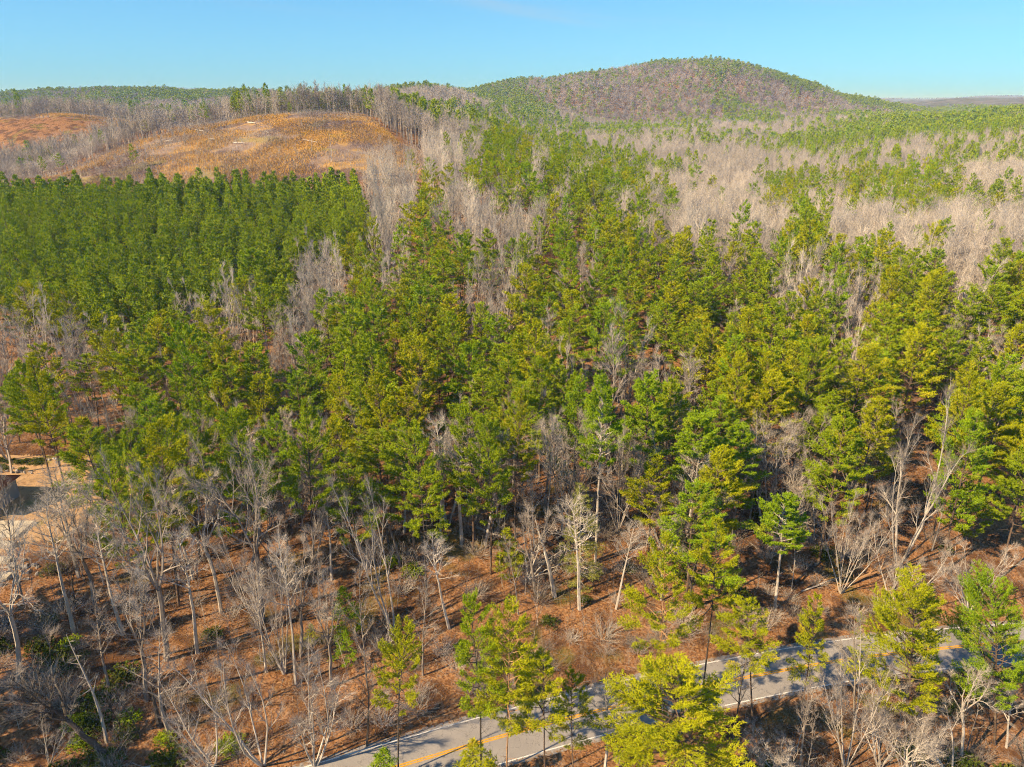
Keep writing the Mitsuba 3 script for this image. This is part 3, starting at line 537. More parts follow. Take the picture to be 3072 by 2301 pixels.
# the woods: x, y in half metres, height in half metres
PINE_WOOD = '''43 144 42 50 155 44 -66 155 48 129 156 42 114 157 46 -41 159 44 37 162 38 84 163 44 -27 165 42 -98 166 40 -11 168 43 -113 171 43 -87 171 41 142 173 41 121 174 51 63 174 42 -36 175 38 99 176 47 -47 177 39 -119 180 39 133 181 39 -76 181 41 -101 183 42 -88 183 40 106 184 36 91 187 39 -37 187 46 61 189 37 141 189 47 19 190 43 2 191 38 -120 191 32 -138 192 51 47 192 43 77 194 40 97 196 37 -47 196 41 -17 196 36 -111 197 42 37 198 35 159 199 37 -30 200 43 68 200 44 142 201 37 -149 202 46 20 202 42 -103 204 42 92 205 52 106 205 44 9 205 42 -91 205 37 79 205 45 176 205 35 -39 206 36 52 206 37 -2 206 41 -79 209 38 156 210 39 -115 210 36 66 211 36 167 211 30 -30 211 39 146 213 29 15 214 40 -46 215 47 -11 216 38 91 216 41 177 216 39 48 217 31 -94 218 40 -122 218 34 -157 219 39 -106 219 52 -57 221 42 134 221 48 73 222 41 153 222 34 100 222 40 111 222 44 -32 223 48 -73 223 36 7 223 45 189 223 33 86 225 39 -166 225 37 -14 225 41 -86 226 43 124 226 38 -45 227 44 -98 230 46 -114 231 46 105 232 39 14 232 41 -131 232 44 -58 233 39 77 233 41 164 233 38 -27 234 37 -0 236 40 176 236 38 -165 236 43 -15 237 37 -72 237 39 150 237 44 95 237 44 132 238 37 -140 238 43 -36 240 42 -52 241 43 -109 242 40 194 242 39 -131 243 43 205 244 37 71 244 38 160 245 40 -95 245 39 144 245 40 5 248 38 -118 248 38 34 248 45 94 248 52 -160 249 35 -73 249 30 -59 250 48 -5 251 32 81 251 42 104 251 38 -150 251 48 153 252 44 -44 252 40 64 254 38 -21 254 46 142 257 45 -112 257 36 -122 257 43 164 258 27 21 258 40 -76 259 34 112 260 40 90 260 39 206 261 48 -63 262 39 -39 262 46 -3 263 38 -139 265 37 -25 265 42 73 265 37 46 266 39 122 267 37 149 267 36 -117 268 45 -128 268 39 26 269 43 -53 270 44 214 270 38 162 270 37 96 272 36 -35 273 39 62 274 40 1 274 44 -12 274 42 -64 276 40 110 276 44 -75 277 47 184 277 44 44 278 40 77 278 36 -147 279 36 -135 279 39 195 279 45 -25 279 44 123 280 42 224 281 39 148 281 37 25 282 39 161 283 36 8 283 41 93 284 37 172 285 45 211 285 40 -57 285 45 61 287 34 -38 288 42 -186 288 41 236 290 37 37 290 40 -26 291 35 -76 291 34 125 292 43 106 292 35 137 292 44 81 293 34 -150 293 36 224 295 40 -62 295 42 -238 296 42 -175 297 32 68 297 41 -109 297 40 176 297 41 212 298 37 17 298 36 -46 300 41 51 300 45 -211 301 44 246 302 39 108 303 34 80 304 41 167 307 39 -64 308 40 25 308 43 229 308 35 180 310 47 -240 310 41 193 310 45 69 310 36 7 311 40 -76 311 38 100 312 34 37 313 43 115 314 44 88 314 40 252 315 42 -109 316 35 -47 316 34 -214 316 41 237 316 43 -32 317 38 216 317 38 -229 317 37 54 318 34 73 321 46 174 322 43 195 322 41 11 323 35 108 324 37 -73 325 36 85 325 39 -244 325 32 225 326 50 -39 326 35 -55 327 36 -126 327 37 -219 328 33 96 330 43 235 331 35 263 331 43 -264 331 37 -235 332 29 43 334 40 250 335 40 -46 336 43 62 336 35 16 336 38 203 336 39 -73 336 35 115 337 28 155 339 46 -33 339 41 79 340 39 276 342 31 97 343 40 53 343 38 26 345 49 196 345 41 251 346 38 263 348 37 -47 350 37 -76 351 42 212 352 41 82 352 38 -12 353 40 274 354 42 123 354 42 5 355 46 -24 355 46 16 355 38 69 355 44 54 356 41 -36 357 34 257 357 36 -55 358 36 25 362 32 139 363 47 201 363 39 217 363 41 178 364 41 190 364 35 -71 366 40 87 366 46 -28 366 34 62 366 41 49 368 45 5 368 39 102 368 41 128 371 39 -45 374 48 272 374 47 147 375 37 78 375 36 117 375 45 206 376 39 92 376 43 189 378 38 174 378 35 158 379 47 -84 379 42 -1 380 38 26 382 40 135 382 33 54 382 43 -25 383 37 70 385 44 274 386 30 212 387 41 -14 388 38 89 390 37 107 391 38 180 392 43 158 392 42 -40 393 37 196 394 38 -85 395 40 60 396 43 30 399 38 207 401 34 44 402 41 -62 403 43 112 403 37 172 405 44 -40 408 34 157 408 45 140 411 42 29 411 39 -80 411 48 16 412 40 -97 413 27 203 413 41 83 413 44 216 413 38 -53 414 38 98 414 39 181 416 43 62 416 43 42 418 37 139 424 35 73 425 41 -38 426 37 26 426 30 -54 428 42 221 428 38 248 431 33 49 431 38 62 432 41 180 433 37 136 436 36 122 439 36 73 439 37 231 441 40 263 441 39 168 442 36 189 443 39 -63 443 44 35 443 41 58 444 49 216 445 37 198 452 34 47 454 40 26 454 41 268 457 39 -56 458 46 99 458 27 183 459 38 209 459 31 61 461 40 147 464 48 83 464 47 204 471 37 -47 472 40 68 473 41 -9 474 43 176 475 34 287 475 42 94 476 38 191 478 39 269 478 39 21 479 37 330 482 34 1 482 44 78 483 41 61 487 30 213 489 46 46 489 38 198 489 47 378 490 45 -58 494 39 13 498 38 204 499 50 89 503 38 48 505 42 -60 508 37 217 509 34 12 513 47 57 513 39 338 517 37 -25 519 45 45 521 45 25 523 35 63 524 47 3 524 37 204 527 33 -62 528 39 -45 532 39 222 534 42 50 534 40 -30 534 41 116 535 45 393 537 43 34 537 39 12 538 37 94 540 41 -2 541 38 -19 544 40 51 546 42 225 547 39 419 549 49 102 552 38 435 554 38 -28 555 37 85 555 40 235 555 36 -65 557 33 54 558 43 -9 558 38 66 559 44 29 561 35 426 563 40 -23 567 43 242 569 28 126 571 44 229 573 40 -1 574 38 448 574 44 432 577 37 -14 578 36 64 579 35 -65 580 34 309 581 40 -35 581 33 33 583 42 254 583 46 81 586 42 -6 588 45 241 592 36 105 592 42 50 592 26 64 593 43 -20 594 39 430 594 29 82 599 38 24 599 42 39 602 45 333 602 45 68 605 40 56 605 40 93 607 43 240 608 46 -1 608 40 14 608 44 119 609 41 287 610 40 -83 612 33 262 614 43 77 616 37 31 617 40 58 618 40 236 619 35 42 620 44 466 621 32 -19 621 41 7 622 47 347 622 30 119 622 33 91 622 45 433 623 33 401 625 42 361 628 40 220 629 44 487 629 38 78 630 42 131 631 43 421 632 38 454 634 48 54 635 29 -43 637 38 -15 638 33 40 638 38 7 640 35 116 641 36 142 641 40 345 643 43 359 643 39 228 645 43 74 647 37 56 648 41 260 648 40 103 648 46 -37 649 48 -13 652 46 10 653 44 26 655 36 -58 656 42 387 658 42 44 658 43 453 658 39 353 659 43 333 659 42 278 659 41 -24 660 37 121 660 34 138 661 36 85 661 36 107 666 38 74 666 43 322 666 40 439 667 39 253 667 43 191 668 42 -2 669 37 360 670 36 392 670 41 52 671 39 408 672 39 341 672 39 118 672 40 380 673 43 64 674 40 39 675 40 498 675 38 79 678 43 317 679 44 -13 679 33 513 679 41 351 679 43 370 682 40 473 685 42 404 686 38 339 686 38 449 687 34 427 688 40 489 689 39 30 689 43 266 690 42 -22 690 43 -7 692 44 73 693 32 463 693 42 109 694 44 87 694 36 385 694 38 326 695 46 397 696 37 417 697 39 270 702 41 60 702 35 348 702 41 256 703 39 446 703 43 -23 703 38 296 703 39 376 704 41 335 707 36 107 707 49 -1 707 41 140 708 45 73 708 36 236 708 39 15 709 41 412 711 36 542 712 36 359 712 48 471 713 37 265 715 41 449 717 45 385 718 49 -8 721 41 26 722 28 146 722 38 14 723 44 111 723 39 438 723 40 420 726 39 339 727 42 558 731 30 297 732 36 44 732 39 271 732 32 285 734 37 3 735 35 98 735 43 389 736 42 401 737 45 417 738 52 115 739 34 440 739 37 63 739 38 78 741 45 365 742 42 -19 742 41 135 742 42 498 743 45 23 744 40 274 747 41 378 748 39 93 749 43 -43 750 35 39 751 39 391 752 41 74 755 43 -13 756 41 98 763 44 350 763 35 26 764 40 84 765 36 450 767 44 -4 767 37 468 767 41 -24 767 37 411 768 44 376 770 48 -36 771 42 291 772 42 433 772 37 75 773 41 9 773 37 122 775 38 278 775 47 390 775 42 421 776 31 458 777 42 62 777 45 473 778 40 -53 781 42 336 781 43 309 782 40 35 786 39 443 786 40 193 786 33 381 786 30 324 786 51 11 788 33 -12 788 32 72 789 49 431 789 47 457 790 35 102 791 38 -39 791 31 -0 792 39 417 793 44 302 794 42 55 795 34 136 798 40 277 800 33 218 800 49 438 801 30 42 801 37 369 801 43 289 802 38 12 803 39 -45 804 38 -2 805 36 303 807 45 457 807 42 325 807 42 122 808 41 409 808 40 -16 808 37 489 811 29 423 811 46 63 812 37 78 812 34 376 814 38 132 815 38 357 815 37 439 816 40 93 816 45 394 817 41 -30 818 38 22 818 33 8 819 41 107 820 42 -6 821 40 342 821 44 425 824 32 456 824 38 39 825 41 482 825 37 79 827 33 133 828 40 405 828 37 -20 828 41 120 829 42 54 829 40 502 830 36 326 831 45 289 831 47 360 832 49 -46 833 32 -6 833 40 144 833 47 474 834 43 11 835 33 70 837 36 461 838 36 -35 838 40 387 840 37 35 840 36 122 841 39 423 841 40 436 841 45 401 842 50 -21 843 38 299 844 37 19 845 36 -1 845 46 136 846 39 321 850 39 155 850 35 69 851 45 460 851 42 448 851 42 391 851 39 49 852 46 489 854 44 8 855 46 429 855 44 518 855 44 379 855 36 30 856 42 80 857 46 121 859 35 -33 860 33 -7 860 47 402 860 40 59 860 35 304 860 42 108 863 41 -70 863 39 -20 864 37 457 866 35 -46 866 32 48 866 39 442 867 40 530 868 36 71 869 41 17 869 38 129 870 40 328 870 38 498 870 34 634 872 50 340 872 46 -3 873 39 355 874 40 95 875 34 178 875 32 510 876 29 -26 877 40 452 878 39 438 880 42 317 880 36 64 880 39 425 880 42 51 881 43 13 881 48 495 882 43 -48 882 36 479 883 32 131 883 47 400 884 38 -15 884 45 525 886 40 85 887 39 346 888 42 508 889 38 461 889 40 330 890 41 362 890 45 118 891 39 -2 892 40 74 892 30 414 892 41 11 893 40 380 894 39 223 895 47 472 896 41 428 896 41 52 896 42 441 897 38 135 897 45 402 898 38 -25 899 39 484 899 36 310 900 37 454 900 46 646 901 37 339 901 45 355 902 37 157 903 39 123 904 29 -7 904 39 503 904 38 64 906 45 5 906 48 46 907 42 146 907 38 -62 907 32 -34 909 30 325 909 44 489 910 40 428 911 49 444 914 49 100 915 41 539 915 35 379 916 40 -8 917 37 137 917 45 347 919 40 560 919 36 -50 919 32 64 920 47 -21 922 40 324 922 40 156 922 41 487 923 38 84 923 34 19 923 41 3 923 41 311 925 48 52 926 43 97 928 41 450 928 37 499 928 33 533 928 40 72 930 37 550 930 40 701 932 46 419 932 42 346 932 33 136 933 40 -26 933 31 328 934 35 384 934 40 117 936 38 -3 936 36 475 937 37 357 938 32 81 938 44 55 938 34 409 939 38 23 939 42 94 940 36'''
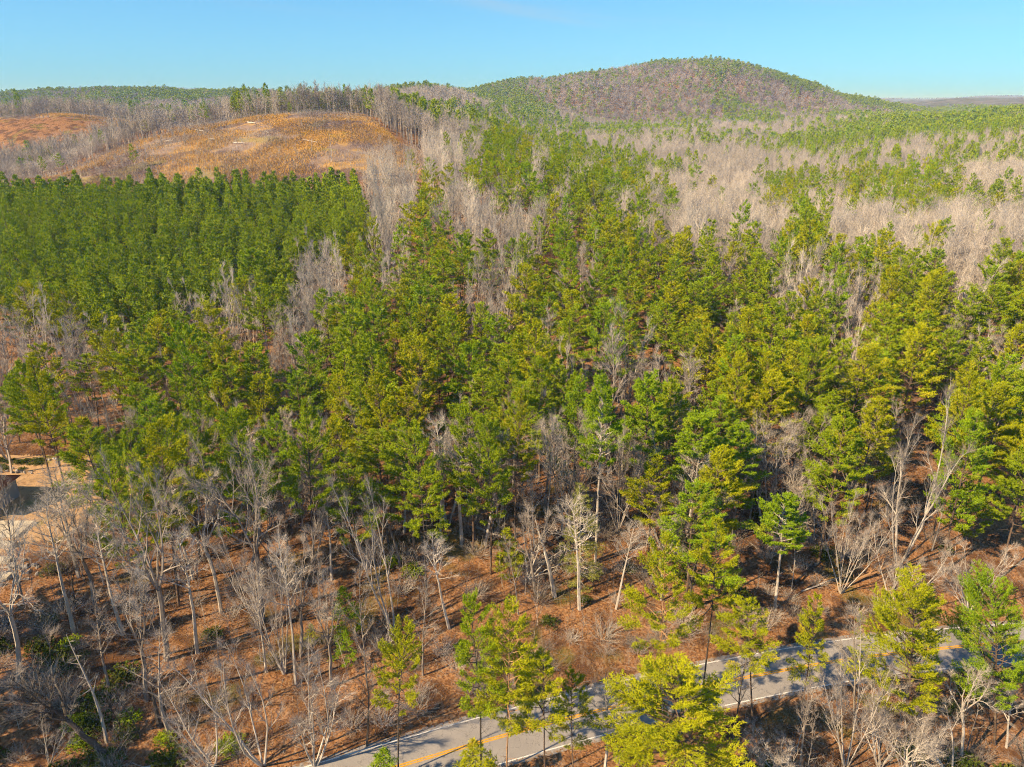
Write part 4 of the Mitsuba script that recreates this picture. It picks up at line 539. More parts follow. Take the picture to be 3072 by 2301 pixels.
BARE_WOOD = '''-95 157 26 -56 168 38 15 174 39 31 178 33 -4 180 28 -58 182 32 -11 182 38 -19 182 30 -67 191 35 -85 196 34 -67 205 30 -18 209 32 -169 212 30 33 219 45 -176 221 35 167 223 36 22 223 37 63 224 40 -189 231 42 54 231 36 115 237 28 35 238 30 -203 241 32 183 244 32 19 244 34 -179 245 30 173 250 34 -171 250 34 -204 250 28 117 251 32 -85 252 27 -197 253 36 182 253 33 193 253 37 43 254 45 -180 255 37 -94 255 26 -168 260 37 132 260 42 -201 260 35 -87 261 34 11 261 30 -191 264 27 195 264 34 174 265 32 -214 266 34 -177 267 37 -157 268 37 -82 268 38 -92 269 41 12 269 35 -164 271 35 -203 273 29 -215 274 38 -97 275 32 -178 275 37 137 276 33 -194 277 45 -221 279 35 -117 279 33 -204 281 37 -169 282 36 -86 283 42 -5 284 33 -226 286 41 -97 288 41 -121 290 42 -203 290 30 -11 292 42 189 293 34 -131 293 32 -93 296 35 151 298 36 94 298 34 -15 299 29 198 299 40 -226 299 41 -137 301 35 -85 301 39 -126 301 42 -195 302 42 143 303 41 -2 304 33 132 305 35 -221 306 38 -145 306 38 -99 306 34 150 307 45 -90 308 36 -119 309 36 126 310 52 -201 311 35 -134 311 33 139 312 38 -18 314 41 205 314 42 -6 314 40 -124 316 40 -94 317 46 -258 317 38 127 318 35 143 319 39 -85 320 31 158 321 36 26 322 39 -149 323 41 150 323 39 -12 323 39 -95 325 41 119 325 40 -4 326 52 137 326 30 -22 328 40 127 329 39 -85 329 46 -10 331 38 146 332 35 165 333 36 -136 334 42 -99 334 42 134 335 36 180 336 45 218 336 32 -1 337 48 -88 338 38 -20 338 42 143 341 44 -9 342 43 -56 343 41 170 343 38 37 343 38 -102 344 35 231 344 46 135 344 35 -94 345 36 -65 345 43 148 348 45 -87 349 45 177 350 39 224 350 39 161 351 35 240 351 44 154 354 43 186 354 37 41 354 38 109 355 45 233 355 33 94 356 37 -98 356 38 164 362 35 238 362 35 -88 363 38 -104 363 42 156 364 39 284 364 41 244 368 35 -94 368 46 253 368 40 -17 369 32 38 369 36 261 369 42 228 370 36 -111 370 28 -57 370 40 -11 374 39 236 375 31 248 377 35 -99 378 46 -61 378 28 38 379 34 227 379 38 -72 379 38 13 379 41 290 380 37 256 382 38 298 383 35 -108 383 34 -52 384 39 123 386 39 238 386 38 41 387 40 249 388 43 -69 388 39 -102 388 31 310 388 40 8 389 39 225 391 46 240 394 44 -109 394 35 264 395 37 232 395 38 -119 395 39 289 396 41 130 396 39 -26 396 36 144 396 34 299 397 28 6 397 33 255 397 34 73 398 36 14 399 39 277 399 41 318 400 42 -18 400 32 188 403 28 223 403 33 -3 403 39 -111 404 41 287 405 32 267 406 37 245 406 39 -21 407 43 325 407 40 316 408 32 275 408 39 297 409 39 125 409 41 233 410 38 -8 411 34 260 411 31 -28 413 40 -0 413 35 267 414 40 241 414 41 293 416 35 327 416 40 310 416 43 252 417 36 279 418 39 119 418 39 -68 419 40 169 420 39 111 420 31 -22 421 41 -8 422 39 264 423 38 287 423 41 305 423 37 331 424 36 296 424 46 6 424 38 -75 426 35 279 426 36 154 426 40 192 427 40 236 428 35 89 428 36 99 428 33 -18 429 38 -67 429 39 -83 430 39 113 430 47 208 430 39 324 430 40 268 430 40 301 430 34 337 431 37 -27 432 39 1 433 40 288 434 41 200 434 38 310 434 36 -12 435 30 13 436 31 279 437 37 318 437 33 152 438 42 343 439 37 102 440 41 -45 440 43 331 440 38 298 441 38 -18 442 36 85 442 44 288 443 32 18 443 43 248 444 46 312 445 44 144 445 37 -81 446 45 -0 446 35 -25 446 41 350 446 36 93 447 31 110 447 52 335 447 36 -34 448 35 -8 448 38 279 449 37 8 449 29 321 450 41 358 451 45 153 451 37 298 451 37 81 451 38 256 452 42 310 452 39 288 452 37 70 452 39 247 453 33 -16 454 42 136 454 37 330 455 41 348 456 37 168 456 41 -79 456 43 118 456 33 -1 456 35 238 456 40 -40 457 41 -25 458 37 14 459 36 298 460 38 286 461 32 255 461 37 125 461 37 -11 461 40 306 462 32 339 462 43 -69 463 36 222 463 32 358 463 35 161 465 44 -0 465 42 320 465 33 328 465 33 117 466 43 19 466 41 367 466 35 -82 466 31 231 467 35 -20 468 42 244 468 39 -29 469 38 345 469 41 35 470 34 259 470 41 12 470 36 133 470 33 309 471 41 51 471 34 109 473 28 355 473 35 250 473 43 -68 473 48 222 473 35 300 475 32 126 475 34 318 475 34 -79 475 41 -90 476 34 366 476 40 375 477 39 139 477 26 150 478 39 117 478 44 158 479 45 -21 480 33 236 481 42 313 482 31 349 483 43 255 483 29 -28 483 46 166 484 35 129 485 43 247 485 38 -82 485 42 363 486 41 112 486 39 291 487 48 143 487 38 -73 488 36 -40 488 46 122 488 41 -14 488 33 240 488 39 181 488 32 159 489 44 151 490 34 33 490 39 344 490 45 97 491 42 254 491 40 318 492 41 300 492 43 265 492 46 167 492 43 283 493 31 -25 493 41 128 493 38 225 494 30 364 494 39 -92 494 42 -2 494 41 309 495 47 111 495 30 78 496 43 354 496 34 245 496 38 -82 496 39 234 496 38 326 497 44 156 497 48 387 498 38 175 498 34 120 499 35 -37 500 43 272 500 41 344 500 33 186 501 44 105 501 36 69 502 35 374 502 32 313 502 40 333 502 35 -49 502 36 129 502 38 -19 503 33 -73 503 43 257 503 33 140 504 39 -29 504 38 33 504 41 -90 505 40 382 505 38 281 505 33 1 505 36 294 506 34 163 506 36 153 506 28 241 506 33 -7 506 41 365 506 36 326 506 43 173 507 31 305 507 36 114 508 36 350 508 39 249 509 41 182 509 39 230 510 47 315 510 35 125 511 40 75 511 38 266 511 45 388 511 42 373 512 28 -38 512 35 -13 513 36 294 514 28 195 514 37 276 514 32 160 514 36 402 515 35 175 515 27 -84 515 37 -72 516 39 353 516 41 98 516 48 148 516 41 254 517 45 322 517 41 132 517 31 244 517 41 312 518 33 382 518 41 234 518 48 -46 519 38 189 519 28 284 519 43 82 520 43 369 520 33 116 521 39 -37 521 35 107 521 36 268 521 37 125 521 36 -94 521 38 156 522 33 299 522 43 359 522 32 393 522 37 139 523 39 405 523 39 92 524 42 242 525 42 -104 526 35 290 526 41 163 526 30 183 526 43 349 527 44 -15 527 34 413 528 35 -82 528 33 320 528 34 365 528 36 146 528 38 175 529 46 258 530 28 84 530 42 128 531 48 104 531 34 248 531 36 309 532 31 357 532 35 299 532 36 279 533 47 377 533 39 344 533 33 189 534 33 155 534 43 326 534 39 236 534 37 288 534 37 -98 534 46 421 534 32 165 535 40 317 535 39 263 536 36 365 537 41 255 537 37 -87 538 37 209 540 44 298 540 33 132 540 47 406 540 37 72 541 34 241 541 29 331 541 39 339 542 43 322 542 47 308 542 34 183 542 43 146 543 41 -74 543 32 200 543 34 192 543 36 -49 544 39 63 544 43 289 544 39 276 544 45 -62 544 45 155 544 31 166 544 41 249 545 44 -36 545 31 349 546 33 123 546 41 371 546 35 -93 548 45 265 548 40 360 548 30 257 548 34 174 548 37 72 549 37 383 549 35 328 549 48 115 549 47 281 549 40 135 549 32 312 550 43 304 550 37 -82 550 37 205 551 39 20 552 36 399 552 29 186 553 40 152 553 35 8 553 35 -46 554 36 41 554 39 195 554 30 319 555 37 366 555 36 293 555 39 377 555 43 337 556 37 -107 556 49 130 557 40 358 557 34 213 558 40 310 558 40 144 558 42 253 558 37 166 558 38 404 559 27 264 559 35 329 560 31 284 560 39 386 560 37 223 560 35 177 560 38 -93 561 37 16 561 33 116 561 38 346 561 38 -45 561 39 42 562 39 193 563 41 298 564 33 377 564 39 138 564 42 108 565 43 275 565 36 184 565 43 392 565 40 319 566 34 203 566 31 -85 566 35 150 566 34 217 566 37 309 567 41 162 567 38 89 567 40 100 567 44 -108 567 33 411 567 38 264 567 41 256 568 36 -76 568 29 336 570 36 16 570 38 401 570 38 367 570 37 -97 570 37 284 571 45 41 571 37 51 571 43 77 571 43 209 571 32 357 572 42 344 572 37 293 573 48 389 573 36 112 574 41 -54 574 40 171 574 44 199 574 43 274 574 37 139 575 41 101 575 36 328 575 36 152 576 40 189 576 36 376 577 36 -82 577 33 265 578 31 420 578 38 179 579 34 92 579 34 217 579 45 -101 580 38 280 580 37 340 581 43 349 581 45 115 582 46 409 582 45 146 583 30 -111 583 36 398 583 42 135 583 32 293 583 40 205 584 34 272 584 33 195 585 46 382 585 45 125 585 39 324 585 29 460 586 42 163 586 38 21 587 41 -90 587 26 361 587 42 177 587 42 371 587 41 -79 587 32 221 588 40 286 588 41 155 589 35 389 589 28 334 590 39 265 590 28 189 590 36 403 590 37 301 591 42 8 592 36 415 592 46 345 592 33 140 592 33 -53 593 42 -104 593 38 -118 593 26 445 594 40 378 594 43 216 595 43 276 595 37 354 595 42 323 595 34 227 595 32 -94 596 40 208 596 35 197 596 35 151 596 37 255 597 40 117 597 44 463 597 40 162 597 34 314 597 39 408 597 33 -83 598 45 126 598 37 295 598 47 170 599 39 -40 599 41 362 599 32 398 599 34 184 599 33 265 599 39 -63 601 35 453 601 34 304 601 40 347 601 35 134 602 42 219 603 33 192 603 39 390 603 36 108 604 30 413 604 41 275 604 38 438 605 33 317 606 44 367 606 27 471 606 42 431 607 40 211 607 38 -114 607 41 227 607 36 167 607 35 -23 608 31 -56 608 41 377 608 41 -99 608 44 158 608 36 -33 609 43 202 609 39 397 609 40 303 609 32 132 609 33 454 609 39 346 610 33 181 610 37 191 611 41 -44 611 45 147 611 36 355 612 36 -70 612 37 328 613 42 221 613 38 407 614 33 478 614 36 422 614 39 314 615 36 169 615 40 154 615 36 444 616 31 250 616 35 276 617 35 137 617 35 366 617 38 210 617 34 389 617 44 188 619 35 -60 619 41 305 619 36 320 619 39 -106 620 40 106 620 31 379 621 35 334 621 40 453 621 43 -45 622 40 144 622 35 197 622 32 289 622 36 -32 622 38 161 625 37 181 625 41 172 626 35 208 626 45 279 626 37 313 627 37 -5 627 37 19 627 35 191 627 39 -53 627 39 -68 627 38 255 627 43 267 627 36 293 630 42 107 631 43 321 631 35 153 631 47 339 632 43 243 632 36 203 633 41 178 633 41 473 633 39 375 634 34 386 634 40 186 634 33 170 635 32 440 635 35 99 635 35 282 636 37 -72 636 29 255 636 40 304 637 40 393 637 44 410 637 45 327 637 40 20 638 47 315 638 41 209 639 36 -28 639 30 162 639 38 467 641 43 433 641 38 194 641 42 372 642 34 380 642 41 179 642 32 28 642 46 400 642 26 272 643 43 -62 643 40 500 644 40 492 644 41 414 644 32 321 644 39 129 644 34 90 645 32 241 645 45 287 645 40 393 646 36 299 646 42 442 646 35 460 646 39 -50 646 46 202 647 33 312 649 43 473 649 40 172 650 39 -86 650 36 155 650 42 484 651 35 190 651 39 374 651 42 -70 652 36 402 653 43 216 653 38 320 653 36 435 653 35 249 654 37 503 654 41 426 655 36 493 655 26 202 656 41 184 657 42 466 657 36 166 657 42 412 657 42 225 658 37 369 658 35 475 659 32 210 660 41 -75 660 38 241 660 31 305 660 36 292 660 38 58 661 44 509 662 43 498 662 43 219 663 32 -40 663 40 154 664 41 419 665 37 470 665 49 266 666 39 -66 666 43 173 666 35 10 667 35 233 667 45 483 667 38 -50 667 37 161 668 36 285 669 43 25 670 41 225 670 27 308 671 40 148 671 44 274 672 42 425 672 32 455 673 26 466 673 40 -28 674 41 -76 674 38 295 674 38 216 674 42 17 674 38 -40 674 39 180 674 37 93 675 36 133 675 33 207 675 38 245 676 34 263 677 35 155 677 44 435 678 38 231 678 43 223 679 46 107 679 37 197 680 42 -52 680 37 168 680 32 -68 681 48 147 681 46 281 682 38 184 682 36 8 684 34 119 685 31 96 685 35 156 685 33 530 686 32 227 686 34 18 686 39 297 686 34 211 687 34 130 687 37 199 688 47 -60 688 32 236 688 33 60 688 34 503 689 36 171 689 39 181 690 47 -73 692 39 356 692 52 244 692 36 308 692 40 -34 693 40 190 694 37 283 694 40 516 695 44 9 695 37 125 695 41 527 695 39 142 696 35 160 696 36 233 696 38 201 696 42 -41 697 41 19 697 36 506 697 44 217 697 31 478 697 34 -54 698 42 48 698 28 361 698 40 174 700 40 38 700 40 224 700 37 27 702 41 -77 702 39 190 702 41 488 703 42 283 704 34 203 704 36 308 705 35 499 705 39 169 706 39 159 706 36 -67 707 44 219 707 45 392 708 43 39 708 35 428 709 34 211 709 35 529 709 40 511 710 38 128 710 42 486 710 34 -41 710 37 315 711 36 -51 712 36 -84 712 37 180 712 40 96 713 37 155 713 40 163 714 35 397 714 45 62 715 44 252 715 40 206 715 40 495 715 36 220 715 37 -30 716 41 174 716 37 553 716 41 372 717 30 190 717 37 291 717 43 46 717 35 89 717 33 523 718 45 326 718 34 -67 719 46 244 719 35 280 720 34 38 720 39 181 720 35 125 720 29 82 720 35 487 721 32 214 721 36 503 721 45 315 721 38 73 721 42 167 721 39 305 721 43 -40 721 32 351 721 39 512 721 37 -22 722 37 159 722 36 236 722 29 -77 722 38 62 723 33 203 723 42 495 724 43 529 724 40 462 725 43 190 725 36 545 725 39 253 726 35 -51 726 34 227 727 39 477 728 29 177 728 46 69 728 43 218 729 39 -67 729 41 536 729 30 -32 729 32 135 729 37 360 729 41 351 730 38 488 730 42 505 731 38 319 732 32 126 733 31 203 733 35 472 734 50 194 734 42 -40 734 43 514 734 41 523 734 33 186 734 38 376 735 39 247 735 41 258 735 41 457 736 43 569 737 35 233 737 35 164 737 35 146 737 31 -58 737 46 546 737 44 217 738 36 535 738 38 486 738 40 174 738 34 209 739 37 -75 739 40 313 740 41 344 740 35 199 741 35 154 741 43 253 743 39 302 743 38 191 743 40 183 744 37 229 744 37 510 744 40 453 744 39 519 745 41 333 745 32 221 745 42 261 745 32 553 745 44 322 746 44 289 746 40 171 746 45 461 746 33 238 746 39 161 747 40 53 747 29 247 747 37 106 747 39 527 748 34 425 748 42 484 748 29 570 748 32 470 749 37 197 749 34 578 749 47 -65 750 38 211 751 36 348 751 27 436 752 33 120 752 34 255 752 46 310 752 44 448 753 30 513 753 35 229 753 42 297 753 40 490 753 41 7 753 49 -56 754 37 504 754 42 413 754 39 153 754 40 461 755 32 556 755 37 405 755 45 -32 755 38 264 755 39 110 755 41 55 755 38 545 755 36 246 755 33 324 756 44 175 756 40 166 756 40 237 757 35 131 757 32 289 757 35 187 757 32 422 758 43 524 758 40 535 758 39 364 758 31 203 759 39 570 759 47 431 760 36 141 761 40 482 762 42 502 762 40 216 762 30 -83 762 30 517 762 31 560 762 41 492 762 38 119 762 39 45 763 36 269 763 40 544 763 38 317 763 35 338 763 39 -70 764 41 62 765 44 327 765 39 160 766 28 255 766 34 588 766 43 -56 767 39 225 767 32 205 767 37 192 767 33 173 767 35 52 768 38 580 768 39 307 769 42 109 769 44 182 770 34 497 770 36 244 770 34 513 771 29 215 771 33 45 772 37 526 772 41 565 772 29 145 772 38 236 773 35 265 773 41 157 774 42 319 775 34 202 775 37 -82 775 35 486 775 28 572 775 39 348 776 40 539 777 38 555 777 42 -65 778 50 24 778 42 99 778 38 257 778 44 358 778 46 508 778 32 591 779 38 85 780 47 218 780 40 174 781 32 532 781 40 522 781 37 236 782 32 144 782 43 583 783 37 164 783 28 -25 783 33 487 784 37 247 784 39 496 784 45 401 784 34 132 784 41 206 784 39 569 785 44 265 785 32 285 786 31 553 786 40 273 786 36 114 787 46 255 787 40 214 788 38 368 788 38 510 788 35 607 788 30 154 788 34 226 789 42 481 789 36 122 790 42 357 790 42 181 791 38 344 791 34 173 792 41 517 792 46 596 792 39 560 792 39 572 792 41 401 793 42 548 793 36 534 793 31 470 793 49 246 794 40 504 794 38 525 794 41 261 795 41 22 795 42 -27 796 35 488 796 38 113 796 42 204 796 33 90 796 40 315 796 43 -68 797 28 587 797 31 234 798 42 610 798 41 254 799 33 566 799 42 543 800 48 477 800 39 392 800 48 337 801 36 518 801 39 195 801 33 84 801 37 528 802 44 173 802 38 156 803 46 555 803 35 349 803 42 106 803 36 28 804 33 598 804 43 230 805 40 206 805 38 -60 805 33 261 806 44 145 807 39 243 808 36 621 808 39 508 808 37 589 808 28 580 808 34 474 808 37 611 809 42 547 809 35 517 809 35 563 809 42 183 810 36 163 811 41 220 813 36 202 814 36 534 814 38 45 814 42 596 814 46 287 815 39 252 815 28 271 815 35 512 816 40 152 816 40 608 817 30 501 817 40 542 817 40 586 817 41 555 818 35 312 818 38 522 818 41 176 818 35 574 818 32 616 821 30 207 822 37 233 822 37 279 822 38 470 822 40 165 822 32 600 822 35 186 823 29 218 824 45 -77 824 33 264 825 35 -58 825 33 552 826 42 563 826 38 585 827 44 526 827 33 197 828 35 303 828 43 629 828 39 253 828 40 382 828 34 608 829 38 443 829 40 243 829 35 538 829 43 26 830 43 168 830 45 232 831 36 156 831 30 217 831 38 621 833 47 574 833 42 269 833 34 546 833 39 519 834 41 312 834 39 557 834 43 374 835 39 343 836 38 208 837 32 565 837 37 195 837 41 89 837 38 527 838 41 596 838 42 99 838 43 238 838 33 627 838 35 225 838 48 604 838 43 448 839 33 248 839 33 108 839 31 539 839 40 164 839 35 644 839 42 579 839 33 182 840 34 515 841 34 486 842 37 587 842 35 551 842 33 261 843 38 617 843 44 636 843 35 287 844 39 335 844 30 82 845 42 231 846 36 91 847 43 212 847 49 646 847 33 111 847 38 243 847 42 363 847 38 531 847 38 563 847 37 501 848 32 344 848 43 473 848 40 272 848 32 103 849 37 -50 849 46 223 850 32 580 850 39 354 850 38 571 850 35 282 851 35 197 852 26 652 852 37 606 853 32 549 853 35 187 854 41 236 854 39 539 854 33 614 855 38 597 855 42 173 855 38 633 855 37 587 856 40 559 856 35 269 856 37 92 857 39 416 857 43 220 858 38 255 858 39 362 858 31 245 858 34 641 859 45 567 859 39 204 859 32 470 859 38 625 859 32 341 860 38 212 860 42 660 860 31 604 861 44 282 861 42 292 863 42 317 863 37 577 863 26 616 863 34 162 864 39 413 865 39 421 865 34 551 865 40 369 865 35 235 866 44 147 866 39 187 866 43 223 867 38 469 867 34 589 868 38 664 868 37 196 869 43 247 870 32 33 870 38 652 870 34 482 871 37 273 871 41 408 872 37 392 872 39 602 872 34 562 873 33 383 873 41 549 874 34 282 874 37 620 874 38 585 875 42 114 875 34 208 875 40 231 875 31 142 876 38 37 876 44 264 876 38 574 877 31 166 877 41 254 877 38 372 878 41 221 878 34 667 880 39 25 880 40 244 880 40 540 880 33 297 881 40 649 881 42 599 883 40 626 883 44 104 883 35 276 883 42 564 883 39 156 883 43 286 883 42 676 884 36 613 884 36 197 885 32 547 885 44 213 885 40 260 886 33 184 888 35 39 888 37 593 888 44 582 889 32 604 889 42 150 889 34 622 890 36 171 890 37 573 890 34 100 890 39 561 890 40 657 891 40 29 891 35 632 891 39 295 891 30 236 891 44 269 892 44 548 894 41 205 894 32 668 895 42 588 896 32 284 896 42 194 896 38 250 897 36 260 897 26 597 898 38 576 898 37 534 898 31 35 899 39 522 900 39 607 900 41 617 901 40 678 901 39 103 901 31 22 901 37 186 902 31 234 902 38 297 904 41 664 904 35 90 904 33 556 905 41 568 905 37 277 905 45 415 905 37 82 906 31 591 906 37 175 907 37 214 907 38 528 907 40 260 908 35 577 908 46 692 908 40 195 908 37 247 910 36 674 910 34 34 910 35 391 911 36 286 911 33 601 911 30 223 911 36 24 912 36 114 912 37 362 913 44 236 914 41 305 914 38 294 914 36 685 914 38 630 914 41 660 915 40 573 915 38 467 915 35 409 915 38 205 916 37 612 916 37 527 916 33 475 916 41 505 917 36 169 917 29 123 917 37 40 918 34 460 918 34 279 918 32 179 919 43 644 919 39 265 919 36 680 920 36 190 921 34 224 921 41 591 921 44 582 921 38 521 922 39 392 922 39 692 922 37 602 922 32 365 923 41 298 924 41 241 924 39 206 925 32 31 925 41 400 927 33 624 927 41 171 927 34 651 927 30 256 927 39 465 928 33 669 929 34 285 929 36 432 930 37 637 930 34 573 930 35 512 931 34 614 931 39 230 931 35 605 931 37 688 932 39 581 932 45 369 932 38 248 933 42 38 933 42 188 934 33 591 935 35 656 935 46 273 935 33 438 936 41 679 937 32 223 937 38 292 938 42 645 938 34 205 938 36 516 938 32 568 938 36 309 938 37 622 938 37 150 938 36 237 939 44 264 939 37 174 939 40 610 939 37 666 939 30 524 940 38 632 940 42'''
